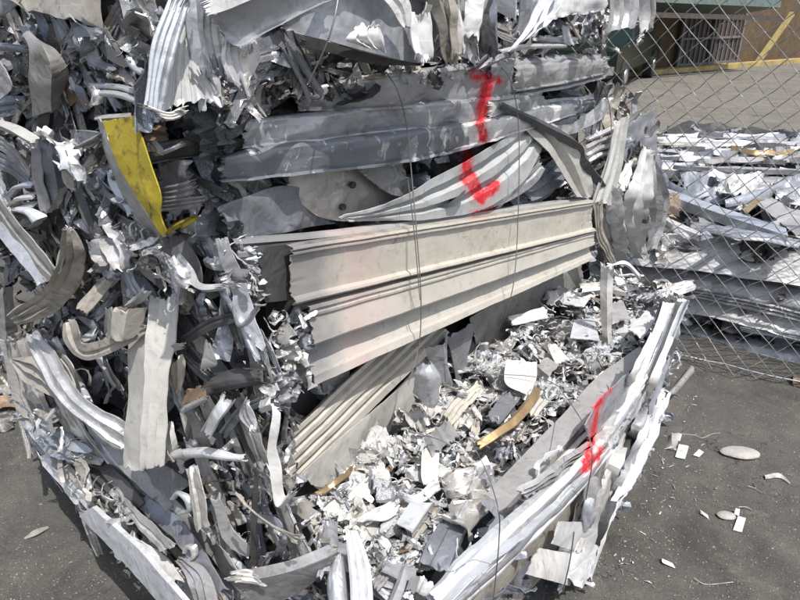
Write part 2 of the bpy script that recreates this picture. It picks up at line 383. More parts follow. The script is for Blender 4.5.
def plain(name, col, rough=.7, met=0.0, nscale=6, amp=.3, bump=.2):
    m = bpy.data.materials.new(name); m.use_nodes = True; n = N(m); tc = n.new('ShaderNodeTexCoord')
    a = n.noise(tc.outputs['Object'], nscale, 5, .65); b = n.noise(tc.outputs['Object'], nscale * 9, 3, .6)
    c = n.mix(n.ramp(a, .3, .7), rgb(*[x * (1 - amp) for x in col]), rgb(*[min(1, x * (1 + amp)) for x in col]))
    c = n.mix(n.ramp(b, .5, .8, 0, .4), c, rgb(*[x * .5 for x in col]))
    n.put(n.b.inputs['Base Color'], c); n.b.inputs['Roughness'].default_value = rough; n.b.inputs['Metallic'].default_value = met
    bp = n.new('ShaderNodeBump'); bp.inputs['Strength'].default_value = bump; bp.inputs['Distance'].default_value = .01
    n.put(bp.inputs['Height'], b); n.put(n.b.inputs['Normal'], bp.outputs[0]); return m
MW = plain('ochre_wall_plaster', (.095, .066, .036), .85); MG = plain('dark_door_iron', (.07, .055, .05), .6); MK = plain('yellow_kerb_paint', (.33, .26, .10), .6)
MGR = plain('pale_green_sheeting', (.10, .135, .12), .5); MTR = plain('dark_red_trim', (.12, .03, .025), .7); MCAR = plain('dark_green_car_paint', (.006, .018, .013), .25, .3, 2, .1, 0)
MRB = plain('black_rubber', (.02, .02, .02), .8); MGL = plain('dark_car_glass', (.02, .025, .03), .1, 0, 2, .1, 0); MCH = plain('bright_hub_metal', (.6, .6, .6), .3, .8)

def building():
    a = PG.hit(560, 79); b = PG.hit(800, 60.5); a.z = b.z = 0
    d = (b - a).normalized(); n = Vector((d.y, -d.x, 0)); rot = Matrix((d, -n, Vector((0, 0, 1)))).transposed()
    if n.dot(-a) < 0: n = -n
    root = thing('building', a, 'long ochre walled building with a barred dark door across the road', 'building')
    def at(px, dn=0.0, z=0.0):     # point on the wall line seen at a picture column
        g = Plane(a + n * dn, n).hit(px, 70); return Vector((g.x, g.y, z))
    L = 34; ctr = a + d * (L / 2 - 10)
    m = MB(); m.box(ctr - n * 3 + Vector((0, 0, 1.9)), L, 6, 3.8, rot); m.build('wall', MW, root)
    m = MB(); m.box(ctr - n * 3 + Vector((0, 0, 3.9)), L + .5, 6.5, .2, rot); m.build('roof', MTR, root)
    m = MB(); m.box(ctr + n * .04 + Vector((0, 0, .09)), L, .08, .06, rot); m.build('skirting', MTR, root)
    x0, x1 = at(671), at(729); wd = (x1 - x0).length; c = (x0 + x1) / 2
    m = MB(); m.box(c + n * .05 + Vector((0, 0, .9)), wd, .10, 1.66, rot); door = m.build('door', MG, root)
    for k in range(13):
        p = x0.lerp(x1, (k + .5) / 13) + n * .12; m = MB(); m.box(p + Vector((0, 0, .88)), .03, .03, 1.6, rot); m.build('bar', plainbar, door)
    for z in (.14, .75, 1.25, 1.66):
        m = MB(); m.box(c + n * .15 + Vector((0, 0, z)), wd, .03, .05, rot); m.build('bar', plainbar, door)
    for k in (0, .5, 1):
        p = x0.lerp(x1, k) + n * .16; m = MB(); m.box(p + Vector((0, 0, .88)), .07, .05, 1.64, rot); m.build('door_frame', plainbar, door)
    # diagonal yellow brace and sheet awning
    p0, p1 = at(755, .2, .02), at(779, .2, 1.30); m = MB(); dd = (p1 - p0); ax = dd.normalized(); sd = ax.cross(n).normalized()
    m.box((p0 + p1) / 2, dd.length, .13, .10, Matrix((ax, sd, n)).transposed()); m.build('brace', MK, root)
    m = MB(); q0, q1 = at(600, .8), at(735, .8); q = (q0 + q1) / 2
    m.box(q + Vector((0, 0, 1.56)), (q1 - q0).length, 1.6, .30, rot @ Matrix.Rotation(R(-9), 3, 'X') @ Matrix.Rotation(R(1.5), 3, 'Y')); aw = m.build('awning', MGR, root)
    m = MB(); m.box(q + n * .85 + Vector((0, 0, 1.30)), (q1 - q0).length, .06, .10, rot @ Matrix.Rotation(R(1.5), 3, 'Y')); m.build('awning_rail', MG, root)
    # kerb with a painted edge, in stones
    kb = thing('kerb', a, 'yellow painted kerb along the foot of the ochre building', 'kerb'); 
    for k in range(26):
        p = a - d * 3 + d * (k * 1.0 + .5) + n * .42; m = MB(); m.box(p + Vector((0, 0, .055)), .985, .30, .13, rot)
        m.build('kerb_stone', MK if k < 13 else MKP, kb)
plainbar = plain('grey_bar_paint', (.15, .14, .14), .6); MKP = plain('pale_kerb_concrete', (.36, .32, .28), .8)
building()

def car():
    a = PG.hit(621, 93); b = PG.hit(650, 78); d = (b - a); d.z = 0; L = d.length; d.normalize(); n = Vector((d.y, -d.x, 0))
    base = (a + b) / 2 - n * .8; root = thing('parked_car', base, 'dark green car parked on the road behind the wire fence', 'car')
    hl = L / 2 + .75
    prof = [(-hl, .38), (-hl, .78), (-hl + .9, .86), (-hl + 1.5, 1.30), (hl - 1.9, 1.34), (hl - 1.1, .92), (hl - .1, .82), (hl, .40)]
    def body(prof, wid, name, mat, parent, inset=.12):
        vs = []; k = len(prof)
        for s in (-1, 1):
            for x, z in prof:
                i = inset if z > .95 else 0; vs.append(base + d * x + n * s * (wid / 2 - i) + Vector((0, 0, z)))
        fs = [tuple(range(k))[::-1], tuple(range(k, 2 * k))] + [(i, (i + 1) % k, k + (i + 1) % k, k + i) for i in range(k)]
        return centred(name, vs, fs, mat, parent)
    bd = body(prof, 1.6, 'body', MCAR, root)
    body([(-hl + 1.2, .95), (-hl + 1.6, 1.26), (hl - 1.95, 1.30), (hl - 1.3, .97)], 1.62, 'window', MGL, root, .115)
    m = MB(); m.box(base - d * (hl + .04) + Vector((0, 0, .46)), .1, 1.55, .14, Matrix((d, n, Vector((0, 0, 1)))).transposed()); m.build('bumper', MCH, root)
    for x in (-L / 2, L / 2):
        for s in (-1, 1):
            c = base + d * x + n * s * .74 + Vector((0, 0, .31)); m = MB(); m.tube([c - n * .1, c + n * .1], .30, 20); wl = m.build('wheel', MRB, root, 40)
            m = MB(); m.tube([c - n * s * .02, c + n * s * .115], .17, 14, r2=.13); m.build('hub_cap', MCH, wl, 40)
car()

# ------------------------------------------------------------------ pool of small scrap shapes, shared by many pieces
def pool_mesh(kind, seed, mat):
    r = random.Random(seed * 77 + 5); Ls = []; Rs = []; n = 6 if kind != 'chip' else 2
    if kind == 'ribbon': W = r.uniform(.05, .12); curl = r.uniform(1.5, 5.5) * r.choice((-1, 1)); prof = 'flat'; cr_, torn = .03, .02
    elif kind == 'strip': W = r.uniform(.10, .26); curl = r.uniform(-1.4, 1.4); prof = r.choice(['lip', 'rib2', 'flat', 'ell', 'step', 'vee', 'box']); cr_, torn = .055, .03
    elif kind == 'sheet': W = r.uniform(.5, .9); curl = r.uniform(-1.8, 1.8); prof = r.choice(['wave', 'flat', 'vee', 'lipf']); cr_, torn = .17, .035
    elif kind == 'slat': W = r.uniform(.09, .16); curl = r.uniform(-.5, .5); prof = r.choice(['lip', 'rib2', 'rib3', 'flat', 'soft', 'vee']); cr_, torn = .014, .02
    elif kind == 'rod': W = r.uniform(.04, .08); curl = r.uniform(-2.2, 2.2); prof = r.choice(['round', 'box']); cr_, torn = .04, .02
    else: W = r.uniform(.35, .85); curl = r.uniform(-.5, .5); prof = r.choice(['flat', 'flat', 'ell', 'lip']); cr_, torn = .03, .05
    tw = r.uniform(-1, 1) * (1.2 if kind in ('ribbon', 'strip') else .3); p = Vector((-.5, 0, 0)); th = -curl / 2; pts = []
    kink = r.uniform(.2, .8); kk = r.uniform(-1, 1) * (1.0 if kind in ('strip', 'sheet') else .2)
    K = 9
    for i in range(K + 1):
        f = i / K; t = th + curl * f + (kk if f > kink else 0); a = tw * (f - .5)
        sd = Vector((0, math.cos(a), math.sin(a))) * W / 2 * (1 + .2 * math.sin(f * 5 + seed))
        pts.append((p - sd, p + sd)); p = p + Vector((math.cos(t), 0, math.sin(t))) / K
    c = sum((a + b for a, b in pts), Vector()) / (2 * len(pts))
    Ls = [a - c for a, b in pts]; Rs = [b - c for a, b in pts]
    nv, nu = {'ribbon': (14, 2), 'strip': (16, 8), 'sheet': (20, 16), 'rod': (12, 7), 'chip': (4, 4), 'slat': (12, 8)}[kind]
    vs, fs = sweep(Ls, Rs, prof, nv, nu, .012 if kind != 'chip' else .02, cr_, torn, Vector((0, 0, 1)), seed, 4.6)
    return mesh(kind, vs, fs, M[mat], 24)
NAMES = dict(slat='narrow_slat', ribbon='curled_ribbon', strip='metal_strip', sheet='crumpled_sheet', rod='bent_rod', chip='metal_chip')
_pool = {}
def pool(kind, mat, i):
    k = (kind, mat, i)
    if k not in _pool: _pool[k] = pool_mesh(kind, (sum(map(ord, kind + mat)) * 13 + i * 101) % 997, mat)
    return _pool[k]
def inside(poly, x, y):
    c = False; j = len(poly) - 1
    for i in range(len(poly)):
        a, b = poly[i], poly[j]
        if (a[1] > y) != (b[1] > y) and x < (b[0] - a[0]) * (y - a[1]) / (b[1] - a[1]) + a[0]: c = not c
        j = i
    return c
_count = {}
def scatter(parent, plane, poly, n, kinds, mats, size, depth, seed, tilt=.5, ang=None, spread=math.pi, stuff=False):
    r = random.Random(seed); x0, x1 = min(p[0] for p in poly), max(p[0] for p in poly); y0, y1 = min(p[1] for p in poly), max(p[1] for p in poly)
    nrm = plane.n; ex = Vector((0, 0, 1)).cross(nrm)
    if ex.length < .1: ex = Vector((.593, .805, 0))
    ex.normalize(); ey = nrm.cross(ex)
    bvs = {}
    for _ in range(n):
        for _t in range(60):
            x, y = r.uniform(x0, x1), r.uniform(y0, y1)
            if inside(poly, x, y): break
        kind = r.choice(kinds); mat = r.choice(mats); o = r.uniform(*depth); p = plane.hit(x, y, o)
        s = r.uniform(*size) * {'ribbon': 1.0, 'strip': 1.0, 'sheet': .62, 'rod': 1.0, 'chip': .42}[kind]
        a = (r.uniform(-spread, spread) if ang is None else ang + r.gauss(0, spread))
        d = ex * math.cos(a) + ey * math.sin(a); z = (nrm + Vector((r.gauss(0, tilt), r.gauss(0, tilt), r.gauss(0, tilt)))).normalized()
        d = (d + nrm * r.gauss(0, tilt * .5)).normalized(); yv = z.cross(d)
        if yv.length < .05: continue
        yv.normalize(); z = d.cross(yv)
        m4 = Matrix.Translation(p) @ Matrix((d * s, yv * s, z * s)).transposed().to_4x4()
        me = pool(kind, mat, r.randrange(5)); key = (parent.name, kind); _count[key] = _count.get(key, 0) + 1
        if stuff or _count[key] > 295: bvs.setdefault(mat, []).append((me, m4))
        else: link(NAMES[kind], me, parent, mat4=m4)
    if bvs:
        vs = []; fs = []; mi = []; ml = []
        for q, (mt, lst) in enumerate(bvs.items()):
            ml.append(M[mt])
            for me, m4 in lst:
                b = len(vs); vs += [m4 @ v.co for v in me.vertices]; fs += [tuple(b + k for k in f.vertices) for f in me.polygons]; mi += [q] * len(me.polygons)
        o = centred('shredded_metal', vs, fs, ml, parent, 30, mi); o['kind'] = 'stuff'

def bundles(parent, plane, poly, n, mats, size, depth, seed, ang=None, spread=math.pi, tilt=.35):
    """Small packs of nearly parallel flattened slats, as they come out of the press."""
    r = random.Random(seed); x0, x1 = min(p[0] for p in poly), max(p[0] for p in poly); y0, y1 = min(p[1] for p in poly), max(p[1] for p in poly)
    nrm = plane.n; ex = Vector((0, 0, 1)).cross(nrm)
    if ex.length < .1: ex = Vector((.593, .805, 0))
    ex.normalize(); ey = nrm.cross(ex)
    for _ in range(n):
        for _t in range(60):
            x, y = r.uniform(x0, x1), r.uniform(y0, y1)
            if inside(poly, x, y): break
        a = r.uniform(-spread, spread) if ang is None else ang + r.gauss(0, spread)
        z0 = (nrm + Vector((r.gauss(0, tilt), r.gauss(0, tilt), r.gauss(0, tilt)))).normalized(); d0 = ex * math.cos(a) + ey * math.sin(a)
        s0 = r.uniform(*size); p0 = plane.hit(x, y, r.uniform(*depth)); mt = r.choice(mats); k = r.randrange(2, 6)
        for q in range(k):
            d = (d0 + Vector((r.gauss(0, .07), r.gauss(0, .07), r.gauss(0, .07)))).normalized(); yv = z0.cross(d).normalized(); z = d.cross(yv); s = s0 * r.uniform(.8, 1.15)
            p = p0 + yv * ((q - k / 2) * s0 * .105) - z * r.uniform(0, .02) + d * r.gauss(0, s0 * .06)
            m4 = Matrix.Translation(p) @ Matrix((d * s, yv * s, z * s)).transposed().to_4x4()
            link('narrow_slat', pool('slat', mt if r.random() < .7 else r.choice(mats), r.randrange(5)), parent, mat4=m4)

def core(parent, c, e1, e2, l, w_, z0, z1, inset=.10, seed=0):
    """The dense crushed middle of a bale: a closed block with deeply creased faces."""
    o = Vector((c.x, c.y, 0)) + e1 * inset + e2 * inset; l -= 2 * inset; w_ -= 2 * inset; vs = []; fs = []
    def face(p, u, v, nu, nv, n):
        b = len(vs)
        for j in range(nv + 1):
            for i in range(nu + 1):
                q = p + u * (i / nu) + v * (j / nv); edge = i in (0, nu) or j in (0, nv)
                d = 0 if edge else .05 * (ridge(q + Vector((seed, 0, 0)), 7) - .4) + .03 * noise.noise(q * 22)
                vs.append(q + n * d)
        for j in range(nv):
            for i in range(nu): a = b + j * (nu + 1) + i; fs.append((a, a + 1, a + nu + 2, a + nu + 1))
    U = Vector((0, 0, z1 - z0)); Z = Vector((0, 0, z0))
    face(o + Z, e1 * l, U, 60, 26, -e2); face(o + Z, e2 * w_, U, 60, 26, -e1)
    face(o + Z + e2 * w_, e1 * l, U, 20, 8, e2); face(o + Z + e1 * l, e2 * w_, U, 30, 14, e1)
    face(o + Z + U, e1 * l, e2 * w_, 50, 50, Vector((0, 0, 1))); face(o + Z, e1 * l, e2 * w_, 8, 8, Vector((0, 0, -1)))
    return centred('packed_core', vs, fs, M['painted_shade'], parent, 25)
def bale(loc, label, group='stacked scrap bales'):
    return thing('scrap_metal_bale', loc, label, 'scrap bale', group)
B1 = bale(C1, 'bottom bale of the near stack, silver shreds on top and white sheets along its side')
B2 = bale(C2 + Vector((0, 0, .6)), 'middle bale of the near stack, with long cream siding panels and a yellow channel')
B3 = bale(C3 + Vector((0, 0, 1.45)), 'top bale of the near stack, pale crumpled sheets hanging over the middle bale')
e1a, e2a = Vector((.593, .805, 0)), Vector((-.805, .593, 0)); e1b, e2b = Vector((.65, .76, 0)), Vector((-.76, .65, 0))
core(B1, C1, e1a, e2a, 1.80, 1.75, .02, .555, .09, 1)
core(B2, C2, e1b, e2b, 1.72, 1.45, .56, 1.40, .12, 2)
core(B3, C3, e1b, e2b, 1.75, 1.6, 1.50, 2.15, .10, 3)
# ================================================================== TOP BALE
T = lambda *a, **k: strip(a[0], B3, *a[1:], **k)
ALLM = ['alu', 'bright', 'white', 'lilac', 'grey', 'beige', 'dark']
T('sheet_metal', PA, 'beige', [(25, -20, 101, -20, -.02), (26, 9, 103, 27, .01)], 'lipf', crump=.004)
T('metal_strip', PA, 'beige', [(17, 24, 27, 29, .0), (29, 46, 43, 46, .02), (30, 80, 53, 76, .02), (33, 116, 51, 112, .0)], 'lip', crump=.004)
T('metal_strip', PA, 'grey', [(50, 20, 62, 16), (58, 45, 75, 40), (71, 72, 86, 66), (76, 88, 96, 84)], 'rib2', off=-.02)
T('metal_strip', PA, 'grey', [(62, 12, 78, 18), (74, 42, 93, 44), (88, 72, 100, 68)], 'vee', off=-.01)
T('metal_strip', PA, 'alu', [(66, 13, 70, 17), (84, 26, 88, 30), (108, 28, 93, 42)], 'flat', off=.02)
T('metal_tube', PA, 'alu', [(88, 83, 88, 90), (112, 84, 112, 90), (140, 90, 138, 96)], 'round', off=.0)
T('metal_tube', PA, 'alu', [(94, 90, 93, 97), (118, 92, 117, 98), (146, 101, 145, 107)], 'round', off=.01)
T('metal_tube', PA, 'lilac', [(131, 62, 127, 58), (128, 57, 123, 60), (134, 66, 128, 69), (147, 75, 143, 80)], 'round', off=.02)
T('folded_sheet', PA, 'alu', [(114, -8, 129, -8), (122, 24, 136, 20), (134, 46, 147, 44)], 'vee', off=.0)
T('folded_sheet', PA, 'beige', [(129, -8, 150, -8), (139, 20, 155, 16), (146, 46, 152, 42)], 'rib2', off=.0)
T('folded_sheet', PA, 'grey', [(-12, -12, 22, -12), (-8, 4, 20, 2), (-10, 26, 2, 16)], 'flat', off=.02)
T('metal_tube', PA, 'grey', [(-10, 42, -10, 50), (28, 46, 28, 54)], 'round', off=.0)
T('sheet_metal', PA, 'dark', [(-10, 54, 29, 56, -.03), (-10, 92, 29, 94, -.02)], 'flat')
T('sheet_metal', PA, 'lilac', [(-12, 60, 2, 64), (-12, 80, 12, 86), (-12, 100, 4, 98)], 'flat', off=.03)
T('metal_strip', PA, 'brown', [(63, 80, 76, 80, -.03), (66, 104, 86, 104, -.02)], 'lip')
T('metal_strip', PA, 'alu', [(92, 88, 88, 92), (96, 96, 88, 96), (94, 104, 86, 106)], 'round', off=.02)
T('metal_strip', PA, 'dark', [(96, 45, 104, 42), (108, 62, 116, 54), (128, 74, 130, 64)], 'vee', off=-.01)
T('metal_strip', PA, 'grey', [(84, 44, 92, 40), (90, 66, 98, 60), (112, 76, 116, 66)], 'vee', off=-.005)
# bright corner and its folds
T('sheet_metal', PB3, 'cream', [(184, 14, 199, 18, .02), (170, 58, 197, 56, .03), (163, 112, 206, 97, .05)], 'rib4', crump=.003)
T('bent_channel', PB3, 'white', [(174, -10, 187, -4), (154, 38, 171, 44), (148, 80, 160, 84), (143, 112, 158, 118)], 'wave', off=.06, crump=.004, torn=.015)
T('metal_strip', PB3, 'alu', [(188, -4, 193, -2), (168, 60, 174, 60), (158, 116, 165, 117)], 'round', off=.065)
T('folded_sheet', PB3, 'alu', [(186, -10, 206, -10), (190, 30, 206, 28), (196, 72, 216, 74)], 'vee', off=.04)
T('folded_sheet', PB3, 'grey', [(203, -8, 214, -8), (200, 36, 220, 34), (210, 78, 224, 74)], 'wave', off=.02)
T('folded_sheet', PB3, 'white', [(196, 76, 204, 72), (204, 92, 212, 84), (203, 106, 220, 100)], 'round', off=.05, torn=.02)
T('folded_sheet', PB3, 'white', [(206, 74, 218, 73), (208, 84, 222, 84), (214, 100, 222, 98)], 'vee', off=.04, torn=.02)
T('folded_sheet', PB3, 'white', [(143, 104, 160, 120), (168, 112, 172, 120), (182, 106, 186, 116)], 'wave', off=.07, torn=.02)
T('sheet_metal', PB3, 'white', [(209, 15, 207, 0), (226, 10, 224, -8), (262, -4, 256, -20)], 'flat', off=.08)
T('crumpled_sheet', PB3, 'lilac', [(212, 13, 218, 32, .05), (230, 4, 238, 46, .06), (262, -6, 268, 32, .07), (292, -18, 298, 14, .07), (324, -34, 330, 0, .06)], 'lipf', crump=.010, torn=.01)
T('crumpled_sheet', PB3, 'white', [(226, 42, 240, 38), (224, 60, 242, 58), (232, 84, 248, 88)], 'wave', off=.05, crump=.008, torn=.02)
T('crumpled_sheet', PB3, 'white', [(240, 47, 258, 42), (238, 66, 260, 60), (247, 90, 250, 82)], 'flat', off=.045, crump=.012, torn=.02)
T('sheet_metal', PB3, 'lilac', [(282, 24, 288, 31, .02), (318, -6, 322, 40, .04), (362, -20, 366, 53, .05), (402, -10, 404, 62, .04), (436, 10, 436, 62, .02)], 'lipf', crump=.006)
T('crumpled_sheet', PB3, 'white', [(352, 27, 376, 25), (344, 40, 379, 33), (358, 46, 384, 52)], 'wave', off=.075, crump=.010, torn=.015)
T('metal_strip', PB3, 'white', [(373, -10, 394, -12, .08), (389, 9, 410, 2, .085), (402, 28, 412, 26, .085)], 'rib2', crump=.002)
T('crumpled_sheet', PB3, 'white', [(414, 14, 430, 11), (411, 34, 432, 32), (411, 60, 432, 60)], 'flat', off=.07, crump=.012, torn=.015)
T('metal_strip', PB3, 'dark', [(300, 45, 300, 32), (330, 53, 334, 44), (372, 64, 374, 54), (420, 66, 420, 60)], 'flat', off=-.01)
fins = [('beige', 427, 440, 440, 451, 447, 455, 62), ('alu', 436, 448, 446, 458, 450, 458, 64), ('white', 443, 457, 452, 463, 455, 463, 50), ('bright', 455, 470, 458, 470, 460, 470, 58),
        ('lilac', 466, 478, 464, 482, 462, 480, 44), ('alu', 474, 492, 470, 486, 466, 482, 40), ('beige', 449, 456, 452, 460, 454, 462, 60), ('white', 470, 476, 468, 476, 472, 480, 62), ('dark', 478, 498, 478, 494, 480, 496, 52), ('grey', 488, 500, 484, 500, 486, 502, 60)]
for mt, a, b, c, d, e, f, y in fins:
    T('metal_fin', PB3, mt, [(a, -10, b, -10), (c, y * .45, d, y * .42), (e, y, f, y - 2)], random.Random(a).choice(['vee', 'wave', 'round']), off=.05 + (a % 5) * .008, crump=.007, torn=.015)
T('sheet_metal', PB3, 'white', [(496, -10, 524, -10), (502, 8, 524, 12), (510, 16, 519, 24)], 'vee', off=.06)
T('sheet_metal', PB3, 'white', [(542, -10, 572, -8), (530, 18, 556, 22), (506, 52, 518, 40)], 'wave', off=.07, crump=.008)
T('sheet_metal', PB3, 'white', [(570, -14, 604, -14), (558, 6, 606, 2), (546, 20, 602, 10)], 'flat', off=.08, crump=.008)
T('sheet_metal', PB3, 'grey', [(520, -10, 545, -10), (518, 20, 532, 22), (514, 36, 526, 38)], 'wave', off=.02)
T('metal_tube', PB3, 'alu', [(536, 35, 537, 40), (556, 37, 556, 42), (576, 37, 577, 44)], 'round', off=.05)
T('metal_tube', PB3, 'bright', [(500, 50, 502, 54), (530, 44, 532, 49), (566, 44, 568, 48)], 'round', off=.06)
T('metal_strip', PB3, 'white', [(566, 26, 570, 25), (568, 36, 572, 36), (570, 46, 575, 44)], 'round', off=.07)
T('sheet_metal', PB3, 'dark', [(534, 18, 560, 18, -.05), (536, 42, 592, 42, -.05)], 'flat')  # dark backing sheet paints the shade inside a cavity
T('sheet_metal', PB3, 'lilac', [(607, -12, 640, -12, .07), (608, 12, 638, 10, .07), (604, 32, 634, 28, .075)], 'rib3', crump=.004)
T('metal_strip', PB3, 'white', [(641, -10, 652, -10), (644, 14, 653, 14), (643, 32, 648, 28)], 'vee', off=.07)
T('metal_strip', PB3, 'lilac', [(648, -10, 654, -10), (650, 14, 655, 12), (648, 26, 652, 30)], 'round', off=.05)
scatter(B3, PB3, [(222, 40), (300, 60), (440, 68), (600, 50), (640, 38), (640, 44), (600, 56), (450, 80), (300, 100), (215, 116), (222, 80)], 150, ['strip', 'ribbon', 'sheet'], ['alu', 'grey', 'dark', 'lilac', 'beige'], (.03, .085), (-.09, -.02), 11, .7)
scatter(B3, PB3, [(150, -5), (640, -5), (640, 36), (440, 62), (230, 80), (150, 90)], 110, ['strip', 'sheet'], ['alu', 'grey', 'lilac', 'dark'], (.10, .22), (-.12, -.04), 12, .5)
scatter(B3, PA, [(-10, -8), (150, -8), (148, 110), (-10, 112)], 110, ['strip', 'sheet', 'rod', 'strip'], ['alu', 'grey', 'dark', 'dark', 'beige', 'lilac'], (.08, .20), (-.12, -.03), 13, .6, ang=1.3, spread=.7)
scatter(B3, PA, [(60, 20), (150, 50), (148, 112), (60, 100), (-5, 112), (-5, 95)], 60, ['ribbon', 'strip'], ['alu', 'lilac', 'dark', 'beige'], (.04, .10), (-.06, -.01), 14, .8)

# ================================================================== MIDDLE BALE
D = lambda *a, **k: strip(a[0], B2, *a[1:], **k)
D('rolled_sheet', PB2, 'lilac', [(297, 88, 300, 111, .0), (350, 79, 350, 112, .04), (420, 69, 422, 107, .05), (500, 59, 503, 99, .05), (560, 54, 565, 89, .05), (606, 54, 609, 76, .03)], 'shell', crump=.013, cfreq=8)
D('rolled_sheet', PB2, 'lilac', [(242, 120, 245, 149, .01), (300, 114, 302, 142, .03), (400, 104, 402, 132, .048), (470, 98, 472, 124, .048), (545, 90, 548, 114, .04)], 'shell', crump=.013, cfreq=8)
D('rolled_sheet', PB2, 'dark', [(120, 150, 124, 170, -.10), (180, 140, 182, 160, -.06), (243, 126, 244, 148, -.03)], 'shell', crump=.013, cfreq=8)
D('rolled_sheet', PB2, 'steel', [(221, 158, 223, 183, .02), (262, 149, 264, 180, .04), (320, 140, 322, 173, .05), (400, 131, 402, 163, .055), (460, 122, 462, 150, .055), (530, 106, 534, 128, .04), (590, 96, 594, 112, .02)], 'shell', crump=.009, torn=.015, label='grey tube shaped sheet with flaking white patches')
D('pale_sheet', PB2, 'white', [(446, 127, 452, 152, .062), (490, 119, 494, 141, .064), (540, 108, 545, 124, .052), (572, 103, 576, 114, .04)], 'shell', crump=.006, torn=.015)  # pale overlays: sunlight on the rolled sheets put into the colour
D('pale_sheet', PB2, 'lilac', [(512, 66, 514, 92, .062), (560, 60, 562, 84, .064), (603, 58, 604, 74, .05)], 'shell', crump=.006, torn=.012)
D('pale_sheet', PB2, 'white', [(486, 101, 487, 118, .056), (520, 98, 520, 112, .058)], 'shell', crump=.005, torn=.012)
D('sheet_metal', PB2, 'lilac', [(284, 178, 300, 204, .0), (318, 166, 322, 218, .0), (352, 158, 362, 219, .0), (400, 156, 412, 200, -.01)], 'flat', crump=.006)
D('sheet_metal', PB2, 'grey', [(352, 166, 378, 188, .03), (378, 165, 398, 196, .03), (398, 168, 418, 190, .02)], 'flat', crump=.004)
for hx, hy in ((353, 185), (343, 207), (385, 165)):
    p = PB2.hit(hx, hy, .014); m = MB(); m.tube([p - PB2.n * .004, p + PB2.n * .003], .0075, 10); m.build('bolt_hole', M['painted_shade'], B2)  # solid dark plug; the hole's inner shade is put into the colour
D('ribbed_beam', PB2, 'cream', [(338, 216, 350, 221, .03), (370, 207, 396, 221, .05), (404, 192, 442, 218, .06), (440, 171, 482, 210, .06), (482, 147, 520, 184, .06), (524, 122, 540, 152, .05), (538, 110, 546, 124, .04)], 'rib3', crump=.004, nu=22)
D('sheet_metal', PB2, 'grey', [(217, 206, 228, 238, .0), (250, 193, 260, 236, .01), (292, 186, 300, 230, .01), (332, 200, 336, 224, .0)], 'flat', crump=.010, cfreq=8)
D('metal_strip', PB2, 'lilac', [(455, 212, 462, 216), (490, 196, 496, 206), (522, 176, 528, 190), (540, 160, 545, 170)], 'rib2', off=.05)
D('bent_beam', PB2, 'cream', [(512, 122, 540, 116, .05), (534, 142, 570, 136, .06), (556, 166, 588, 166, .07), (576, 197, 594, 197, .07)], 'rib2', crump=.005)
D('metal_strip', PB2, 'dark', [(503, 102, 500, 109, .07), (545, 121, 541, 129, .075), (577, 138, 581, 152, .08), (590, 158, 584, 166, .08), (609, 184, 602, 189, .08)], 'vee', crump=.003)
D('sheet_metal', PB2, 'grey', [(504, 188, 516, 210, .0), (536, 172, 546, 199, .0), (563, 150, 570, 178, .0)], 'wave')
D('metal_strip', PB2, 'white', [(502, 188, 498, 212), (512, 180, 506, 208), (520, 176, 514, 188)], 'vee', off=.05)
D('metal_strip', PB2, 'white', [(505, 186, 498, 194), (524, 160, 520, 176), (536, 150, 540, 160)], 'flat', off=.03)
D('sheet_metal', PB2, 'alu', [(506, 108, 516, 120, .03), (545, 98, 556, 126, .03), (590, 94, 572, 126, .03)], 'rib3')
D('metal_strip', PB2, 'bright', [(603, 97, 613, 98, .05), (592, 112, 603, 117, .06), (570, 124, 578, 132, .06), (545, 126, 556, 134, .05)], 'flat', crump=.006)
for k in range(4): D('metal_strip', PB2, ['bright', 'beige', 'alu', 'white'][k], [(586, 138 + k * 8, 587, 142 + k * 8, .03), (600, 132 + k * 7, 601, 137 + k * 7, .04), (616, 126 + k * 8, 617, 130 + k * 8, .03)], 'vee')
# far end folds beside the fence
D('folded_sheet', PB2, 'cream', [(616, 124, 629, 114, .07), (606, 160, 624, 158, .08), (591, 202, 611, 206, .08)], 'rib3', crump=.003)
D('folded_sheet', PB2, 'beige', [(592, 205, 603, 200, .08), (597, 238, 606, 236, .08), (612, 266, 618, 264, .07)], 'rib3', crump=.004)
D('sheet_metal', PB2, 'lilac', [(618, 128, 656, 107, -.02), (622, 160, 657, 150, -.02), (626, 200, 668, 184, -.02), (632, 238, 654, 236, -.02)], 'flat', crump=.008, label='pale lavender sheet standing up at the far end')
D('folded_sheet', PB2, 'lilac', [(652, 160, 656, 160, .05), (646, 190, 668, 196, .05), (648, 220, 664, 224, .05), (646, 250, 656, 248, .05)], 'wave', crump=.007)
p = PB2.hit(648, 220, .125); m = MB(); m.tube([p - PB2.n * .02, p], .016, 8); m.build('bolt_hole', M['painted_shade'], B2)  # another dark plug, a hole's shade given as colour
D('metal_strip', PB2, 'alu', [(606, 214, 616, 212), (612, 240, 622, 240), (622, 266, 634, 262)], 'vee', off=.06)
D('crushed_sheet', PB2, 'cream', [(641, 147, 652, 156, .07), (634, 172, 654, 174, .085), (624, 196, 650, 200, .09), (626, 232, 648, 232, .08), (633, 257, 645, 256, .07)], 'wave', crump=.010, torn=.015, cfreq=12, nu=30)
D('crushed_sheet', PB2, 'lilac', [(612, 190, 624, 188, .09), (616, 222, 628, 224, .10), (622, 252, 632, 252, .09)], 'vee', crump=.007, torn=.015, cfreq=20)
D('crushed_sheet', PB2, 'white', [(626, 166, 634, 160, .06), (618, 190, 630, 190, .075)], 'wave', crump=.010, torn=.012, cfreq=20)
